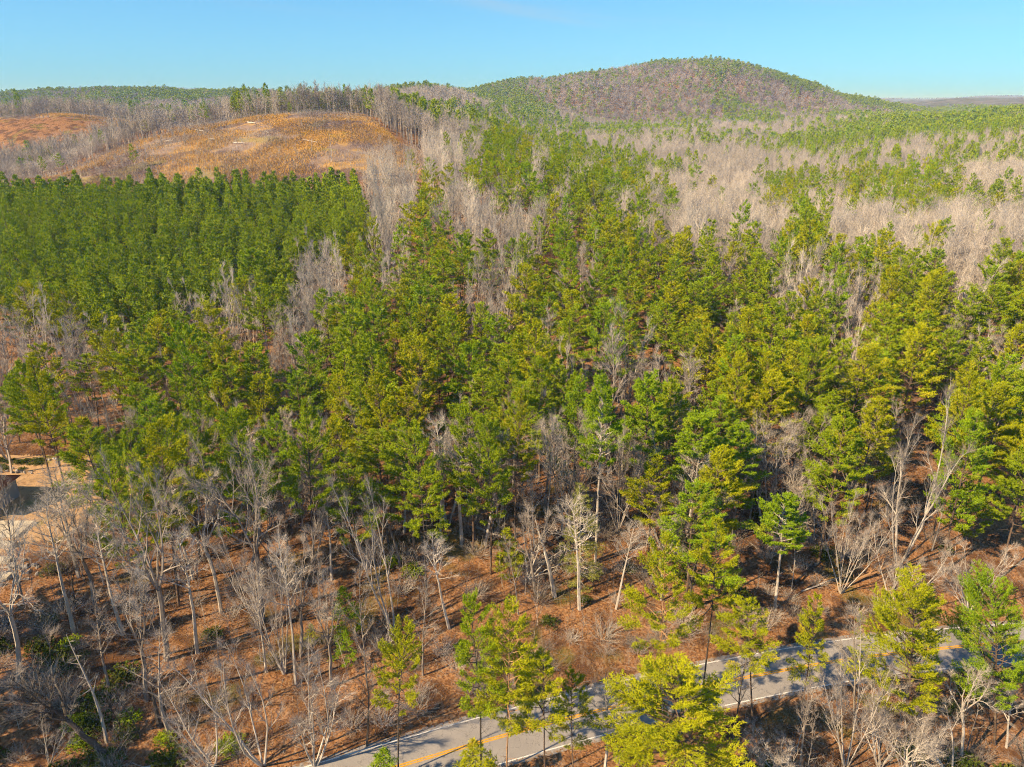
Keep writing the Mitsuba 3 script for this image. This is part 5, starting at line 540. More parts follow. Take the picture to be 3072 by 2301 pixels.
PLANTATION = '''-171 315 29 -194 318 33 -157 319 31 -189 322 31 -158 322 30 -197 325 27 -191 326 30 -197 327 29 -183 328 33 -171 328 29 -165 329 32 -179 330 31 -194 331 28 -148 332 29 -205 334 27 -113 335 32 -173 335 29 -199 337 29 -166 339 28 -180 340 27 -199 341 26 -268 343 34 -113 343 33 -209 344 29 -193 344 32 -207 345 25 -183 345 31 -116 346 30 -201 347 24 -157 348 30 -215 350 29 -126 350 29 -238 350 27 -232 350 26 -111 350 29 -251 350 27 -244 351 29 -179 351 28 -120 351 25 -141 351 28 -255 351 28 -181 352 29 -209 353 30 -221 353 27 -171 353 24 -194 353 26 -216 353 31 -186 354 30 -149 354 34 -135 354 26 -137 354 30 -174 354 33 -127 355 35 -232 355 28 -113 355 30 -164 356 28 -159 356 30 -194 357 33 -142 358 29 -245 358 27 -228 358 27 -143 359 28 -187 359 27 -195 359 31 -152 359 26 -255 360 29 -203 360 27 -170 360 37 -288 360 31 -263 361 34 -276 362 31 -221 362 32 -229 362 25 -183 362 30 -159 362 29 -167 362 28 -243 362 26 -141 363 28 -130 364 30 -257 364 30 -117 365 23 -207 365 32 -249 365 25 -216 365 25 -234 365 24 -222 365 34 -126 366 29 -134 367 30 -164 367 30 -145 367 26 -194 367 28 -156 368 27 -184 368 31 -198 368 30 -213 369 28 -230 369 31 -243 369 23 -169 369 27 -179 370 24 -206 371 27 -289 371 27 -275 371 27 -140 372 30 -224 372 33 -252 372 28 -164 373 31 -256 373 28 -193 373 31 -201 373 29 -179 374 27 -125 374 30 -215 374 30 -186 374 35 -264 374 25 -134 374 30 -189 375 29 -121 375 29 -191 375 26 -283 375 32 -210 375 31 -142 375 27 -230 376 30 -277 376 28 -269 376 33 -226 376 28 -155 377 28 -242 377 27 -135 377 30 -256 377 29 -244 378 27 -173 378 33 -210 379 28 -248 379 28 -182 379 32 -203 379 25 -293 380 29 -232 380 26 -203 380 30 -195 380 28 -145 380 32 -171 380 28 -268 380 28 -220 381 27 -222 382 26 -139 383 32 -160 383 27 -288 383 28 -275 383 29 -129 383 31 -175 384 27 -263 384 30 -295 384 29 -145 384 23 -122 384 28 -228 384 32 -236 384 23 -189 384 29 -183 386 32 -311 386 28 -242 386 29 -257 386 28 -304 387 30 -156 387 32 -118 387 24 -162 387 30 -134 387 26 -266 388 23 -137 388 24 -177 389 29 -128 389 27 -215 389 27 -260 390 30 -217 390 32 -296 390 36 -251 390 31 -207 390 31 -194 390 31 -246 391 31 -226 391 32 -273 391 25 -202 392 30 -223 392 36 -148 392 33 -254 392 33 -173 393 26 -240 393 26 -134 393 31 -307 393 28 -311 394 36 -128 394 23 -269 394 29 -179 394 19 -290 394 27 -272 395 29 -230 395 21 -159 395 26 -242 395 30 -137 395 23 -148 395 32 -274 396 26 -249 396 30 -208 396 27 -282 396 28 -189 397 28 -226 398 28 -195 398 29 -141 398 30 -305 398 28 -261 398 24 -258 398 30 -195 398 25 -263 398 27 -220 398 32 -169 399 28 -181 399 25 -287 399 28 -299 400 32 -250 400 28 -143 400 28 -225 400 32 -167 400 31 -257 400 26 -232 401 29 -202 401 24 -212 401 33 -128 401 32 -188 402 25 -303 402 30 -276 402 28 -173 402 30 -137 402 33 -152 403 26 -245 403 25 -170 403 30 -203 403 29 -162 404 22 -229 404 29 -145 404 31 -140 405 30 -182 405 31 -309 405 26 -270 405 31 -161 406 23 -285 407 34 -223 407 30 -266 407 26 -235 407 30 -214 408 27 -175 408 26 -162 409 23 -198 409 28 -260 409 25 -252 410 33 -155 410 32 -327 410 27 -267 410 27 -243 410 24 -251 411 33 -187 411 30 -156 411 26 -241 412 29 -171 412 26 -127 412 30 -214 412 29 -307 412 32 -174 413 32 -202 413 27 -246 413 31 -145 413 24 -324 413 28 -278 413 29 -299 415 32 -286 415 24 -274 415 24 -254 415 29 -233 415 31 -143 415 27 -195 416 30 -164 416 29 -180 416 26 -217 416 29 -239 416 26 -315 416 29 -321 417 26 -261 417 23 -270 417 31 -190 418 30 -209 418 26 -148 418 36 -206 419 31 -181 419 27 -291 420 30 -316 420 26 -258 421 30 -301 421 33 -157 421 32 -240 421 28 -235 421 30 -134 422 27 -280 422 31 -144 422 28 -190 422 29 -316 422 32 -224 422 30 -248 422 32 -293 423 26 -169 423 22 -324 423 27 -307 423 28 -139 423 22 -176 423 30 -129 424 24 -249 424 29 -182 424 27 -198 424 31 -94 425 32 -206 425 28 -234 425 23 -291 425 26 -220 425 26 -213 425 28 -208 425 24 -273 426 24 -278 426 30 -304 426 26 -311 427 30 -227 427 31 -237 427 29 -245 427 29 -161 427 25 -106 428 28 -223 429 30 -291 429 26 -186 429 30 -261 429 28 -175 430 27 -130 430 24 -154 430 30 -253 430 27 -274 430 29 -119 431 26 -103 431 26 -303 431 31 -146 431 31 -163 431 28 -247 431 24 -265 432 24 -293 432 25 -124 432 28 -216 432 25 -207 432 29 -181 433 28 -275 433 25 -296 433 29 -194 433 27 -284 433 31 -105 434 34 -258 434 32 -149 434 29 -174 434 27 -132 434 24 -272 435 28 -200 436 31 -314 436 29 -157 436 29 -156 436 31 -235 436 29 -253 437 28 -305 437 29 -291 437 26 -285 437 24 -214 437 34 -321 437 29 -112 438 30 -167 438 27 -119 438 28 -217 438 25 -196 438 26 -226 438 26 -127 438 30 -315 438 25 -178 438 27 -250 438 27 -145 438 27 -302 439 25 -224 439 27 -97 439 28 -150 439 28 -123 440 26 -287 441 27 -133 441 33 -263 441 31 -256 441 33 -146 441 20 -230 441 31 -214 441 32 -271 442 32 -276 442 22 -252 442 30 -293 443 27 -184 443 26 -131 443 34 -187 444 32 -205 444 26 -96 444 27 -307 444 32 -318 444 30 -175 444 33 -226 444 26 -309 445 23 -232 445 27 -167 445 29 -205 446 28 -339 446 32 -177 446 29 -300 446 29 -318 446 27 -110 446 30 -158 446 28 -277 446 25 -263 447 32 -348 447 30 -237 447 24 -139 447 26 -260 448 26 -103 448 32 -154 448 28 -192 448 30 -220 448 30 -243 448 27 -168 449 28 -296 449 28 -288 449 34 -252 450 29 -297 450 29 -131 450 28 -189 450 30 -340 450 33 -164 450 27 -106 450 19 -317 451 38 -356 451 31 -149 451 25 -262 451 33 -200 451 27 -120 452 29 -168 452 26 -313 452 32 -283 452 27 -231 453 29 -111 453 35 -246 453 21 -194 453 29 -177 453 33 -96 453 31 -141 454 26 -213 454 29 -304 454 28 -158 454 31 -238 454 30 -209 455 32 -181 455 30 -187 455 31 -305 455 23 -271 455 28 -134 456 28 -285 456 32 -254 456 27 -354 457 28 -113 457 29 -320 457 30 -234 457 27 -165 458 28 -130 458 34 -196 458 29 -158 458 32 -298 458 26 -348 458 31 -148 458 30 -261 459 34 -136 459 27 -315 460 31 -101 460 27 -108 460 33 -346 460 31 -142 460 26 -257 460 29 -247 461 27 -224 461 28 -307 461 29 -207 461 27 -187 462 30 -337 462 35 -152 462 31 -285 462 28 -269 462 29 -180 462 29 -320 463 26 -115 463 34 -317 463 25 -235 463 26 -161 463 26 -166 463 27 -241 463 32 -124 463 29 -351 463 23 -129 464 26 -225 464 32 -357 464 27 -199 464 29 -145 464 29 -92 464 29 -108 465 32 -332 465 24 -218 465 31 -210 465 29 -139 465 25 -190 465 31 -257 466 34 -310 466 27 -280 466 23 -176 466 30 -249 466 33 -300 466 27 -241 466 31 -102 466 27 -171 467 25 -296 467 24 -118 468 30 -340 468 24 -325 468 29 -203 468 23 -362 468 34 -347 468 29 -213 468 23 -238 468 23 -128 468 28 -110 469 31 -197 469 29 -266 469 27 -146 470 30 -196 470 32 -209 470 20 -273 470 29 -153 470 29 -160 471 28 -312 471 25 -186 471 29 -303 472 25 -344 472 26 -226 472 33 -289 472 28 -223 472 21 -155 473 30 -268 473 27 -298 473 25 -183 473 24 -179 473 32 -301 473 22 -172 473 27 -261 473 34 -327 474 28 -242 474 31 -350 474 29 -217 474 27 -163 474 29 -280 474 29 -133 474 27 -100 475 35 -119 475 28 -200 475 31 -323 475 24 -237 475 26 -283 476 26 -156 476 29 -141 476 30 -351 477 21 -253 477 31 -290 477 31 -182 477 29 -373 477 29 -336 477 26 -105 478 31 -119 478 25 -246 478 30 -196 478 32 -263 478 26 -175 479 28 -212 479 28 -240 479 25 -127 479 30 -198 480 31 -225 480 30 -246 480 32 -329 480 26 -220 480 24 -255 480 25 -276 480 34 -167 480 31 -191 480 30 -231 481 35 -117 481 32 -153 481 30 -341 481 27 -315 482 26 -130 482 28 -298 482 31 -369 482 29 -136 482 22 -307 482 25 -292 482 28 -375 482 31 -352 483 32 -100 483 27 -362 483 29 -144 483 28 -235 484 26 -137 484 30 -218 484 27 -103 485 27 -311 485 24 -258 485 30 -179 485 30 -329 486 24 -288 486 36 -169 486 30 -212 486 28 -264 486 27 -115 486 28 -205 486 30 -225 486 31 -194 486 24 -119 487 25 -184 487 27 -126 487 28 -293 487 26 -270 487 26 -159 487 29 -177 487 25 -327 487 24 -265 487 26 -151 488 22 -242 488 29 -278 488 26 -238 488 29 -370 488 31 -362 488 25 -128 488 29 -162 488 31 -295 489 24 -355 489 29 -342 489 26 -198 489 25 -168 490 27 -249 490 26 -321 490 28 -213 490 30 -102 490 28 -313 490 28 -301 491 25 -385 491 26 -243 491 25 -332 491 25 -307 491 29 -144 491 26 -328 491 23 -254 491 25 -206 492 30 -285 492 26 -110 492 28 -153 492 25 -238 493 30 -117 493 32 -359 493 30 -289 493 35 -221 493 28 -191 494 23 -229 494 23 -135 494 28 -218 494 34 -147 494 26 -202 494 30 -363 494 31 -110 495 27 -247 495 30 -273 495 28 -284 496 30 -162 496 26 -344 496 30 -210 496 26 -378 496 25 -331 496 31 -365 496 36 -267 496 29 -375 497 27 -231 497 26 -307 497 27 -193 497 35 -320 498 30 -127 498 29 -105 498 36 -333 498 32 -259 499 30 -190 499 32 -160 499 27 -139 499 30 -315 499 29 -137 499 25 -292 500 27 -218 500 31 -170 500 24 -356 500 26 -204 501 34 -224 501 27 -164 501 26 -238 501 31 -113 501 27 -322 501 26 -119 501 32 -242 501 33 -340 501 28 -374 502 27 -273 502 28 -272 502 30 -194 502 27 -314 502 29 -345 503 30 -391 503 29 -284 503 28 -293 503 28 -211 504 26 -144 504 27 -256 504 33 -191 504 26 -161 504 30 -250 504 27 -300 504 28 -129 504 30 -177 504 23 -203 504 27 -299 505 31 -123 505 35 -277 505 23 -311 505 28 -221 505 28 -326 505 23 -263 505 29 -271 505 27 -121 505 31 -330 506 32 -385 506 29 -102 507 27 -145 507 27 -267 507 26 -155 507 26 -164 507 32 -394 507 29 -309 507 29 -175 507 28 -236 508 32 -342 508 27 -249 508 28 -287 508 32 -161 509 30 -256 509 26 -228 509 25 -138 509 31 -215 509 28 -354 509 29 -379 509 30 -110 509 37 -195 510 25 -278 510 29 -317 510 35 -376 510 24 -216 510 30 -385 511 29 -399 511 27 -333 511 28 -192 511 32 -361 511 26 -163 511 25 -368 511 30 -347 511 29 -157 511 32 -259 512 24 -247 512 23 -176 512 28 -323 512 28 -239 513 33 -340 513 27 -148 513 34 -325 513 30 -118 513 34 -222 513 28 -297 513 29 -170 513 32 -135 513 25 -266 513 31 -274 514 30 -210 514 28 -111 514 35 -229 514 32 -255 514 24 -285 515 31 -359 516 31 -158 516 30 -301 516 26 -116 516 29 -388 517 27 -173 517 29 -127 517 28 -336 517 31 -201 517 32 -395 517 30 -264 518 30 -277 518 27 -183 518 31 -179 518 27 -242 518 31 -141 518 22 -246 519 27 -325 519 28 -403 519 31 -152 519 31 -196 519 31 -225 519 27 -338 520 32 -306 520 32 -344 520 28 -135 520 26 -256 520 26 -293 520 25 -315 520 27 -373 520 27 -174 520 28 -216 521 29 -124 521 33 -164 521 26 -129 521 31 -269 521 20 -285 521 25 -297 522 31 -315 522 34 -260 522 28 -364 522 29 -240 522 25 -346 522 33 -326 522 28 -231 523 28 -350 523 31 -247 523 33 -205 524 29 -190 524 32 -273 524 30 -286 524 24 -258 524 33 -306 524 28 -235 524 24 -295 524 31 -227 525 30 -160 525 22 -152 525 26 -278 526 31 -220 526 29 -114 526 32 -317 526 25 -353 526 32 -167 526 28 -146 526 28 -324 526 23 -407 527 32 -198 527 31 -337 527 26 -329 528 29 -131 528 27 -245 528 30 -302 528 33 -253 528 27 -267 528 26 -193 528 28 -231 528 28 -259 528 31 -137 529 28 -185 529 33 -283 529 25 -372 529 27 -163 529 29 -272 529 26 -217 530 27 -169 530 34 -177 530 30 -117 530 24 -205 530 29 -415 531 23 -200 531 31 -320 532 25 -123 532 28 -224 532 31 -153 532 33 -363 532 26 -328 532 22 -164 532 27 -291 532 28 -304 532 25 -133 533 22 -342 533 31 -357 533 30 -225 533 29 -376 533 34 -149 534 27 -178 534 25 -207 534 33 -296 534 33 -406 535 25 -154 535 19 -350 535 26 -254 535 26 -185 535 32 -127 535 24 -296 535 30 -335 535 29 -171 535 26 -135 536 26 -344 536 29 -112 536 26 -387 536 31 -327 536 26 -247 536 25 -267 536 32 -283 537 32 -193 537 30 -216 537 30 -187 537 29 -409 537 28 -308 537 28 -150 538 30 -217 538 29 -273 538 26 -118 538 26 -166 538 27 -226 539 27 -140 539 25 -248 539 30 -366 539 24 -405 539 29 -352 540 25 -235 540 25 -140 540 26 -129 540 29 -336 540 33 -331 541 29 -321 541 27 -271 541 28 -298 541 27 -381 541 32 -375 542 26 -174 542 30 -142 542 31 -278 542 29 -155 542 30 -261 542 27 -377 542 28 -121 542 27 -195 542 27 -420 543 30 -284 543 24 -368 543 26 -240 543 27 -204 543 26 -343 544 25 -309 544 32 -287 544 26 -340 545 29 -274 545 27 -219 545 24 -168 545 31 -292 545 25 -130 545 30 -188 545 31 -235 545 26 -161 545 29 -136 546 27 -412 547 27 -352 547 30 -359 547 24 -255 547 25 -393 547 23 -266 547 27 -346 547 30 -153 547 26 -242 548 31 -198 548 28 -124 548 32 -368 549 28 -232 549 29 -317 549 25 -207 549 30 -295 549 30 -417 549 25 -182 549 31 -280 550 25 -383 550 31 -339 550 30 -192 550 29 -326 550 30 -154 550 26 -320 550 26 -137 550 31 -174 550 27 -214 550 26 -333 550 26 -226 551 33 -168 551 24 -117 551 28 -419 551 32 -262 551 34 -133 551 29 -161 551 27 -256 552 29 -422 552 30 -222 552 28 -140 553 29 -378 553 29 -184 553 31 -201 553 31 -297 553 30 -174 554 30 -272 554 32 -386 554 31 -269 555 30 -358 555 32 -300 555 26 -282 555 26 -312 555 24 -128 556 27 -329 556 27 -120 556 30 -414 556 30 -236 556 25 -379 557 29 -191 557 28 -148 557 29 -334 557 23 -153 557 28 -210 557 26 -232 557 26 -418 557 27 -255 557 26 -217 557 30 -269 557 29 -290 558 30 -223 558 30 -275 558 29 -181 558 26 -350 558 26 -367 558 28 -322 558 26 -185 558 24 -341 559 27 -307 559 30 -128 559 30 -262 559 28 -165 559 27 -227 559 25 -287 560 25 -369 560 30 -432 560 23 -202 561 32 -160 561 27 -149 561 31 -231 561 28 -211 561 29 -134 561 27 -416 562 28 -172 562 24 -396 562 22 -205 562 25 -236 562 29 -430 563 30 -361 564 28 -242 564 27 -325 564 25 -346 565 28 -257 565 27 -301 565 25 -278 565 28 -144 566 30 -352 566 26 -362 566 28 -221 566 28 -270 567 27 -138 567 30 -338 567 29 -433 567 26 -122 567 31 -130 567 27 -251 567 24 -169 567 27 -384 568 33 -420 568 30 -392 568 23 -206 569 24 -144 569 24 -184 569 32 -274 569 23 -242 570 29 -260 570 29 -190 570 27 -415 571 31 -226 571 24 -347 571 28 -236 572 28 -251 573 27 -162 573 25 -377 573 25 -429 573 26 -284 573 24 -419 574 30 -385 575 26 -430 575 31 -194 575 33 -367 575 26 -177 575 27 -208 575 32 -341 575 30 -164 576 25 -401 576 27 -216 577 26 -154 577 26 -284 578 27 -274 578 29 -388 579 29 -173 580 26 -261 580 25 -189 581 24 -375 581 29 -401 582 23 -252 582 27 -367 583 23 -217 583 27 -428 583 27 -242 583 24 -143 584 30 -386 585 26 -289 587 31 -138 587 27 -258 590 23 -237 591 29 -348 591 22 -409 592 29 -446 592 25 -251 592 28 -416 594 25 -446 596 28 -224 597 27'''
# ------------------------------------------------------------------ setting trees down
COUNT, rngp = {}, np.random.default_rng(77)
def numbered(name):
    n = COUNT.get(name, 0); COUNT[name] = n + 1
    return name if n == 0 else f'{name}_{n:03d}'
def pose(x, y, h, r=None, lean=0.0, r0=None, turn=None, sink=0.15, z=None):
    s = h / 10; sx = s if r is None else r / r0
    sx = min(max(sx, 0.7 * s), 1.5 * s)
    turn = rngp.uniform(0, 360) if turn is None else turn
    m = T4().translate([x, y, (float(rough([x], [y])[0]) if z is None else z) - sink])
    if lean: m = m @ T4().rotate([0, 1, 0], math.degrees(math.atan2(lean, h)))
    return m @ T4().rotate([0, 0, 1], turn) @ T4().scale([sx, sx, s])
def stand(key, shape, m):
    scene[key] = {'type': 'instance', 'to_world': m, 'shapes': {'type': 'ref', 'id': shape}}
def thing(name, shape, m, label, cat, group=None):
    key = numbered(name); stand(key, shape, m)
    labels[key] = {'label': label, 'category': cat}
    if group: labels[key]['group'] = group
    return key
KINDS = {'P': ('pine_tree', 'pine_near', 'pine', 2.0), 'Q': ('pine_tree', 'pine_bright_near', 'pine', 1.7), 'Y': ('pine_tree', 'pine_yellow_near', 'pine', 1.85), 'Z': ('pine_tree', 'pine_bushy_near', 'pine', 2.7),
         'N': ('pine_sapling', 'small_pine', 'small pine', 2.3), 'H': ('hemlock_tree', 'hemlock', 'hemlock', 1.8), 'V': ('bare_tree', 'vase_near', 'bare tree', 3.4), 'O': ('bare_tree', 'oak_near', 'bare tree', 3.0),
         'T': ('bare_tree', 'pole_near', 'bare tree', 1.8), 'W': ('bare_tree', 'vase_near', 'bare tree', 3.0), 'S': ('sapling', 'sapling', 'sapling', 1.5), 'D': ('dead_tree', 'dead_near', 'dead tree', 1.2), 'K': ('tree_stub', 'stub', 'dead trunk', 0.8)}
turn_of = {}
for kind, x, y, h, lean, r, lab in TREES:
    name, grp, cat, r0 = KINDS[kind]
    i = turn_of.get(kind, 0); turn_of[kind] = i + 1
    shape = GROUPS[grp][i % len(GROUPS[grp])]
    if kind == 'K': shape = GROUPS[grp][1 if 'pale' in lab else 0]
    if kind == 'W': shape = GROUPS['vase_near'][4]
    thing(name, shape, pose(x, y, h, r * (1.0 if kind == 'Z' else 0.92 if kind == 'Y' else 1.15) if kind not in 'KDS' else None, lean, RADIUS[shape]), lab, cat)
LANDMARKS = np.array([(x, y) for _, x, y, *_ in TREES])
NAMED = {'pale barkless': 'the pale barkless dead tree', 'lichen grey': 'the lichen grey tree', 'big forked oak': 'the big forked oak', 'dark green pine with bare lower': 'the dark pine beside the lawn', 'tall olive green pine': 'the tall olive pine on the slope',
    'bare tree leaning left in front of the lawn': 'the left-leaning tree by the lawn', 'twisted dark': 'the twisted double-trunked tree', 'white-limbed': 'the white-limbed leaning tree', 'tall bare oak with crooked': 'the tall crooked oak',
    'olive pine on a long dark': 'the lone olive pine on the slope', 'small bright green pine': 'the small bright pine', 'yellow green pine with drooping': 'the drooping pine', 'white slender': 'the white slender leaning tree',
    'lacy yellow green': 'the lacy yellow pine', 'pole pine': 'the olive pole pine', 'pale green pine standing': 'the pale green pine', 'small yellow pine': 'the small yellow pine', 'tall pale snag': 'the splintered snag', 'feathery pale': 'the hemlock',
    'tall pine with bright round': 'the round-crowned pine on a long trunk', 'white wide-spreading': 'the white wide-spreading tree', 'bright green broad': 'the bright broad pine', 'green round-headed': 'the round-headed pine',
    'yellow green lacy pine by the road': 'the lacy roadside pine', 'bright pine with pale trunk': 'the lone bright pine above the bank', 'yellow pine with an orange': 'the orange-trunked pine', 'big round yellow': 'the big round yellow pine',
    'green round pine': 'the round pine at the right edge', 'broad bushy': 'the broad bushy pine', 'leafy green pine rising': 'the leafy pine at the road end', 'sprawling pale': 'the sprawling pale tree', 'white many-stemmed bare tree below': 'the white many-stemmed tree',
    'white bare tree leaning right': 'the white tree on the orange bank', 'white low-forking': 'the white low-forking tree', 'pale fan-shaped': 'the fan-shaped tree at the bend', 'brown thick trunk': 'the leaning brown trunk',
    'tall pinkish bare': 'the great pinkish bare tree', 'grey rounded bare': 'the grey rounded bare tree', 'grey dense round': 'the grey dense round tree', 'wide pale bare tree at the left': 'the wide pale tree of the row',
    'pale bare tree in the middle of the row': 'the middle tree of the row', 'pale narrow bare tree': 'the pale narrow tree', 'white spreading bare tree with a black': 'the white tree above the lawn', 'grey full-crowned': 'the full-crowned tree by the lawn',
    'pale bare tree framed': 'the bare tree framed by pines', 'bright round-topped': 'the round-topped plantation-edge pine', 'pale bare tree in the dark gap': 'the pale tree in the gap', 'layered olive pine at the right edge': 'the layered pine at the right edge',
    'olive pine over the pale': 'the pine over the thickets', 'pine with layered boughs': 'the layered pine at the left edge', 'dark thick trunk leaning': 'the steeply leaning trunk'}
MARKS = [(x, y, v) for _, x, y, _, _, _, lab in TREES for k, v in NAMED.items() if lab.startswith(k)]
def place_name(x, y):
    d, mx, my, name = min((math.hypot(x - a, y - b), a, b, n) for a, b, n in MARKS)
    dx, dy = x - mx, y - my
    rel = ('right of' if dx > 0 else 'left of') if abs(dx) > abs(dy) else ('behind' if dy > 0 else 'in front of')
    return ('just ' if d < 9 else 'far ' if d > 60 and rel == 'behind' else '') + rel + ' ' + name
def wood(text):
    a = np.array(text.split(), float).reshape(-1, 3) / 2
    return np.c_[a, rough(a[:, 0], a[:, 1])]
stuff_n = {}
def stuff(name, shape, m, label=None, cat=None):
    n = stuff_n.get(name, 0) + 1; stuff_n[name] = n
    stand(f'{name}__{n:05d}', shape, m)
    if name not in labels: labels[name] = {'label': label, 'category': cat, 'kind': 'stuff'}

single = {'pine_tree': COUNT.get('pine_tree', 0), 'bare_tree': COUNT.get('bare_tree', 0), 'plantation_pine': 0}
for x, y, h, z in wood(PINE_WOOD):
    lod = 'pine_near' if y < 104 else 'pine_mid' if y < 200 else 'pine_back'
    shape = GROUPS[lod][rngp.integers(len(GROUPS[lod]))]
    m = pose(x, y, h * rngp.uniform(0.86, 1.08), rngp.uniform(0.85, 1.25) * (3.7 if y < 190 else 3.8), rngp.normal() * 0.5, RADIUS[shape], z=z)
    if single['pine_tree'] < 296:
        single['pine_tree'] += 1; where = place_name(x, y)
        thing('pine_tree', shape, m, 'olive green pine ' + where, 'pine', 'pines ' + where)
    else: stuff('pine_woods', shape, m, 'patchy evergreen pine woods behind the middle pine belt', 'pine woods')
for x, y, h, z in wood(BARE_WOOD):
    lod = 'vase_near' if y < 98 else 'vase_mid' if y < 215 else 'bare_back'
    shape = GROUPS[lod][rngp.integers(len(GROUPS[lod]))]
    m = pose(x, y, h * rngp.uniform(0.88, 1.1), rngp.uniform(0.85, 1.25) * 3.1, rngp.normal() * 0.6, RADIUS[shape], z=z)
    if single['bare_tree'] < 185:
        single['bare_tree'] += 1; where = place_name(x, y)
        thing('bare_tree', shape, m, 'grey leafless tree ' + where, 'bare tree', 'bare trees ' + where)
    else: stuff('bare_woods', shape, m, 'grey leafless hardwoods filling the valley behind the pines', 'bare woods')
PL = wood(PLANTATION)
for x, y, h, z in PL:
    near = y < 268
    g = GROUPS['plantation' if near else 'plantation_far']; shape = g[rngp.integers(len(g))]
    m = pose(x, y, h * rngp.uniform(0.9, 1.1), rngp.uniform(0.9, 1.15) * 2.3, rngp.normal() * 0.25, RADIUS[shape], z=z)
    if single['plantation_pine'] < 296:
        single['plantation_pine'] += 1
        band = 'left end' if x < -120 else 'middle' if x < -78 else 'right end'
        thing('plantation_pine', shape, m, f'dark green planted pine in the front rows at the {band} of the plantation', 'plantation pine', f'front rows of the plantation, {band}')
    else: stuff('planted_pines', shape, m, 'dense dark green block of planted pines below the cleared hill', 'planted pines')

HOLLOW_GAP = [(-760, 500), (-206, 500), (-150, 536), (-232, 562), (-262, 566), (-330, 606), (-760, 606)]
# ------------------------------------------------------------------ far woods, over the hills
def sees(x, y, top):
    """Whether the point, top metres above the ground, can be seen from about the drone's height over the land."""
    t = np.linspace(0.12, 0.97, 60)
    z = land(np.outer(x, t), np.outer(y, t)); e = (z - 60) / (np.outer(y, t) + 1e-6)
    return (land(x, y) + top - 60) / y > e.max(1) - 0.004
def scatter(y0, y1, gap, seed, span=0.95):
    rng = np.random.default_rng(seed)
    xs, ysc = np.meshgrid(np.arange(-span * y1, span * y1, gap), np.arange(y0, y1, gap * 0.95))
    x, y = (xs + rng.uniform(-0.5, 0.5, xs.shape) * gap).ravel(), (ysc + rng.uniform(-0.5, 0.5, xs.shape) * gap).ravel()
    ok = (np.abs(x) < span * y * 0.86 + 12) & (y > y0 - gap)
    x, y = x[ok], y[ok]
    ok = sees(x, y, 26)
    return x[ok], y[ok], rng
def pine_share(x, y):
    """Where the far woods are evergreen: stands on the hills and in the hollows."""
    n = meshkit.fbm(np.stack([x * 0.011, y * 0.006, x * 0 + 2.2], -1), 5, 21)
    b = np.clip((n - 0.47) * 7, 0, 1)
    z = land(x, y)
    hill = np.clip((y - 1250) / 300, 0, 1)
    right = np.clip((x / y - 0.32) * 5, 0, 1) * np.clip((y - 620) / 200, 0, 1)
    left = np.clip((-x / y - 0.35) * 6, 0, 1) * np.clip((y - 640) / 100, 0, 1)
    return np.clip(b * (0.25 + 0.22 * hill + 0.2 * np.clip((y - 800) / 300, 0, 1)) + 0.75 * right * np.clip((n - 0.40) * 6, 0, 1) + 0.7 * left * np.clip((n - 0.38) * 6, 0, 1) + 0.12 * hill + 0.03, 0, 0.92)
for y0, y1, gap, bl, pl, name_b, name_p, la, lb in (
        (471, 760, 5.5, 'bare_far', 'pine_far', 'valley_bare_woods', 'valley_pine_woods', 'pale leafless woods across the far valley floor', 'scattered pines among the leafless far valley woods'),
        (760, 1350, 8.5, 'bare_slope', 'pine_slope', 'slope_bare_woods', 'slope_pine_woods', 'leafless woods on the lower slopes before the mountain', 'green pine stands on the low hills at right'),
        (1350, 2450, 10.0, 'bare_hill', 'pine_hill', 'mountain_bare_woods', 'mountain_pine_woods', 'grey brown leafless woods covering the mountain', 'dark evergreens scattered over the mountain')):
    x, y, rng = scatter(y0, y1, gap, int(y0))
    p = pine_share(x, y)
    u = rng.random(len(x))
    zz = rough(x, y)
    clear = inside(HOLLOW_GAP, x, y) | inside(CLEARING, x, y) | inside(CLEARING_TWO, x, y)
    for i in np.nonzero(~clear)[0]:
        isp = u[i] < p[i]
        g = GROUPS[pl if isp else bl]; h = rng.normal(19 if isp else 17, 2.5); h = min(max(h, 10), 25) * (0.85 if y0 > 1300 else 1)
        shape = g[rng.integers(len(g))]
        grow = gap / 6.2 if gap < 12 else 1.55
        m = pose(x[i], y[i], h, rng.uniform(0.85, 1.2) * (3.6 if isp else 3.9) * grow ** 0.8, 0.0, RADIUS[shape], z=zz[i])
        if isp: stuff(name_p, shape, m, lb, 'pine woods')
        else: stuff(name_b, shape, m, la, 'bare woods')
# ------------------------------------------------------------------ edge of the clearing, undergrowth, fallen wood
EDGE = np.array([(-156, 541), (-138, 546), (-119, 549), (-101, 540), (-86, 500), (-60, 440), (-33, 386), (-27, 352)], float)
edge = spline(EDGE, 2.7)
rng = np.random.default_rng(31)
edge_n = 0
for row in (0, 1):
    for i, (x, y) in enumerate(edge):
        q = (x + rng.normal() * 0.8 + 3.5 * row + 1.0, y + rng.normal() * 0.8 + 2.5 * row)
        g = GROUPS['edge_tree']; shape = g[rng.integers(4)]
        m = pose(q[0], q[1], rng.normal(20 if y < 520 else 18, 1.6), rng.uniform(1.6, 2.6), rng.normal() * 0.4, RADIUS[shape])
        if row == 0 and edge_n < 82:
            edge_n += 1
            part = 'on the crest of the cleared hill' if y > 525 else 'down the right edge of the cleared hill'
            thing('bare_tree', shape, m, 'tall thin leafless tree in the line ' + part, 'bare tree', 'tree line ' + part)
        else: stuff('edge_woods', shape, m, 'leafless woods standing behind the tree line of the cleared hill', 'bare woods')
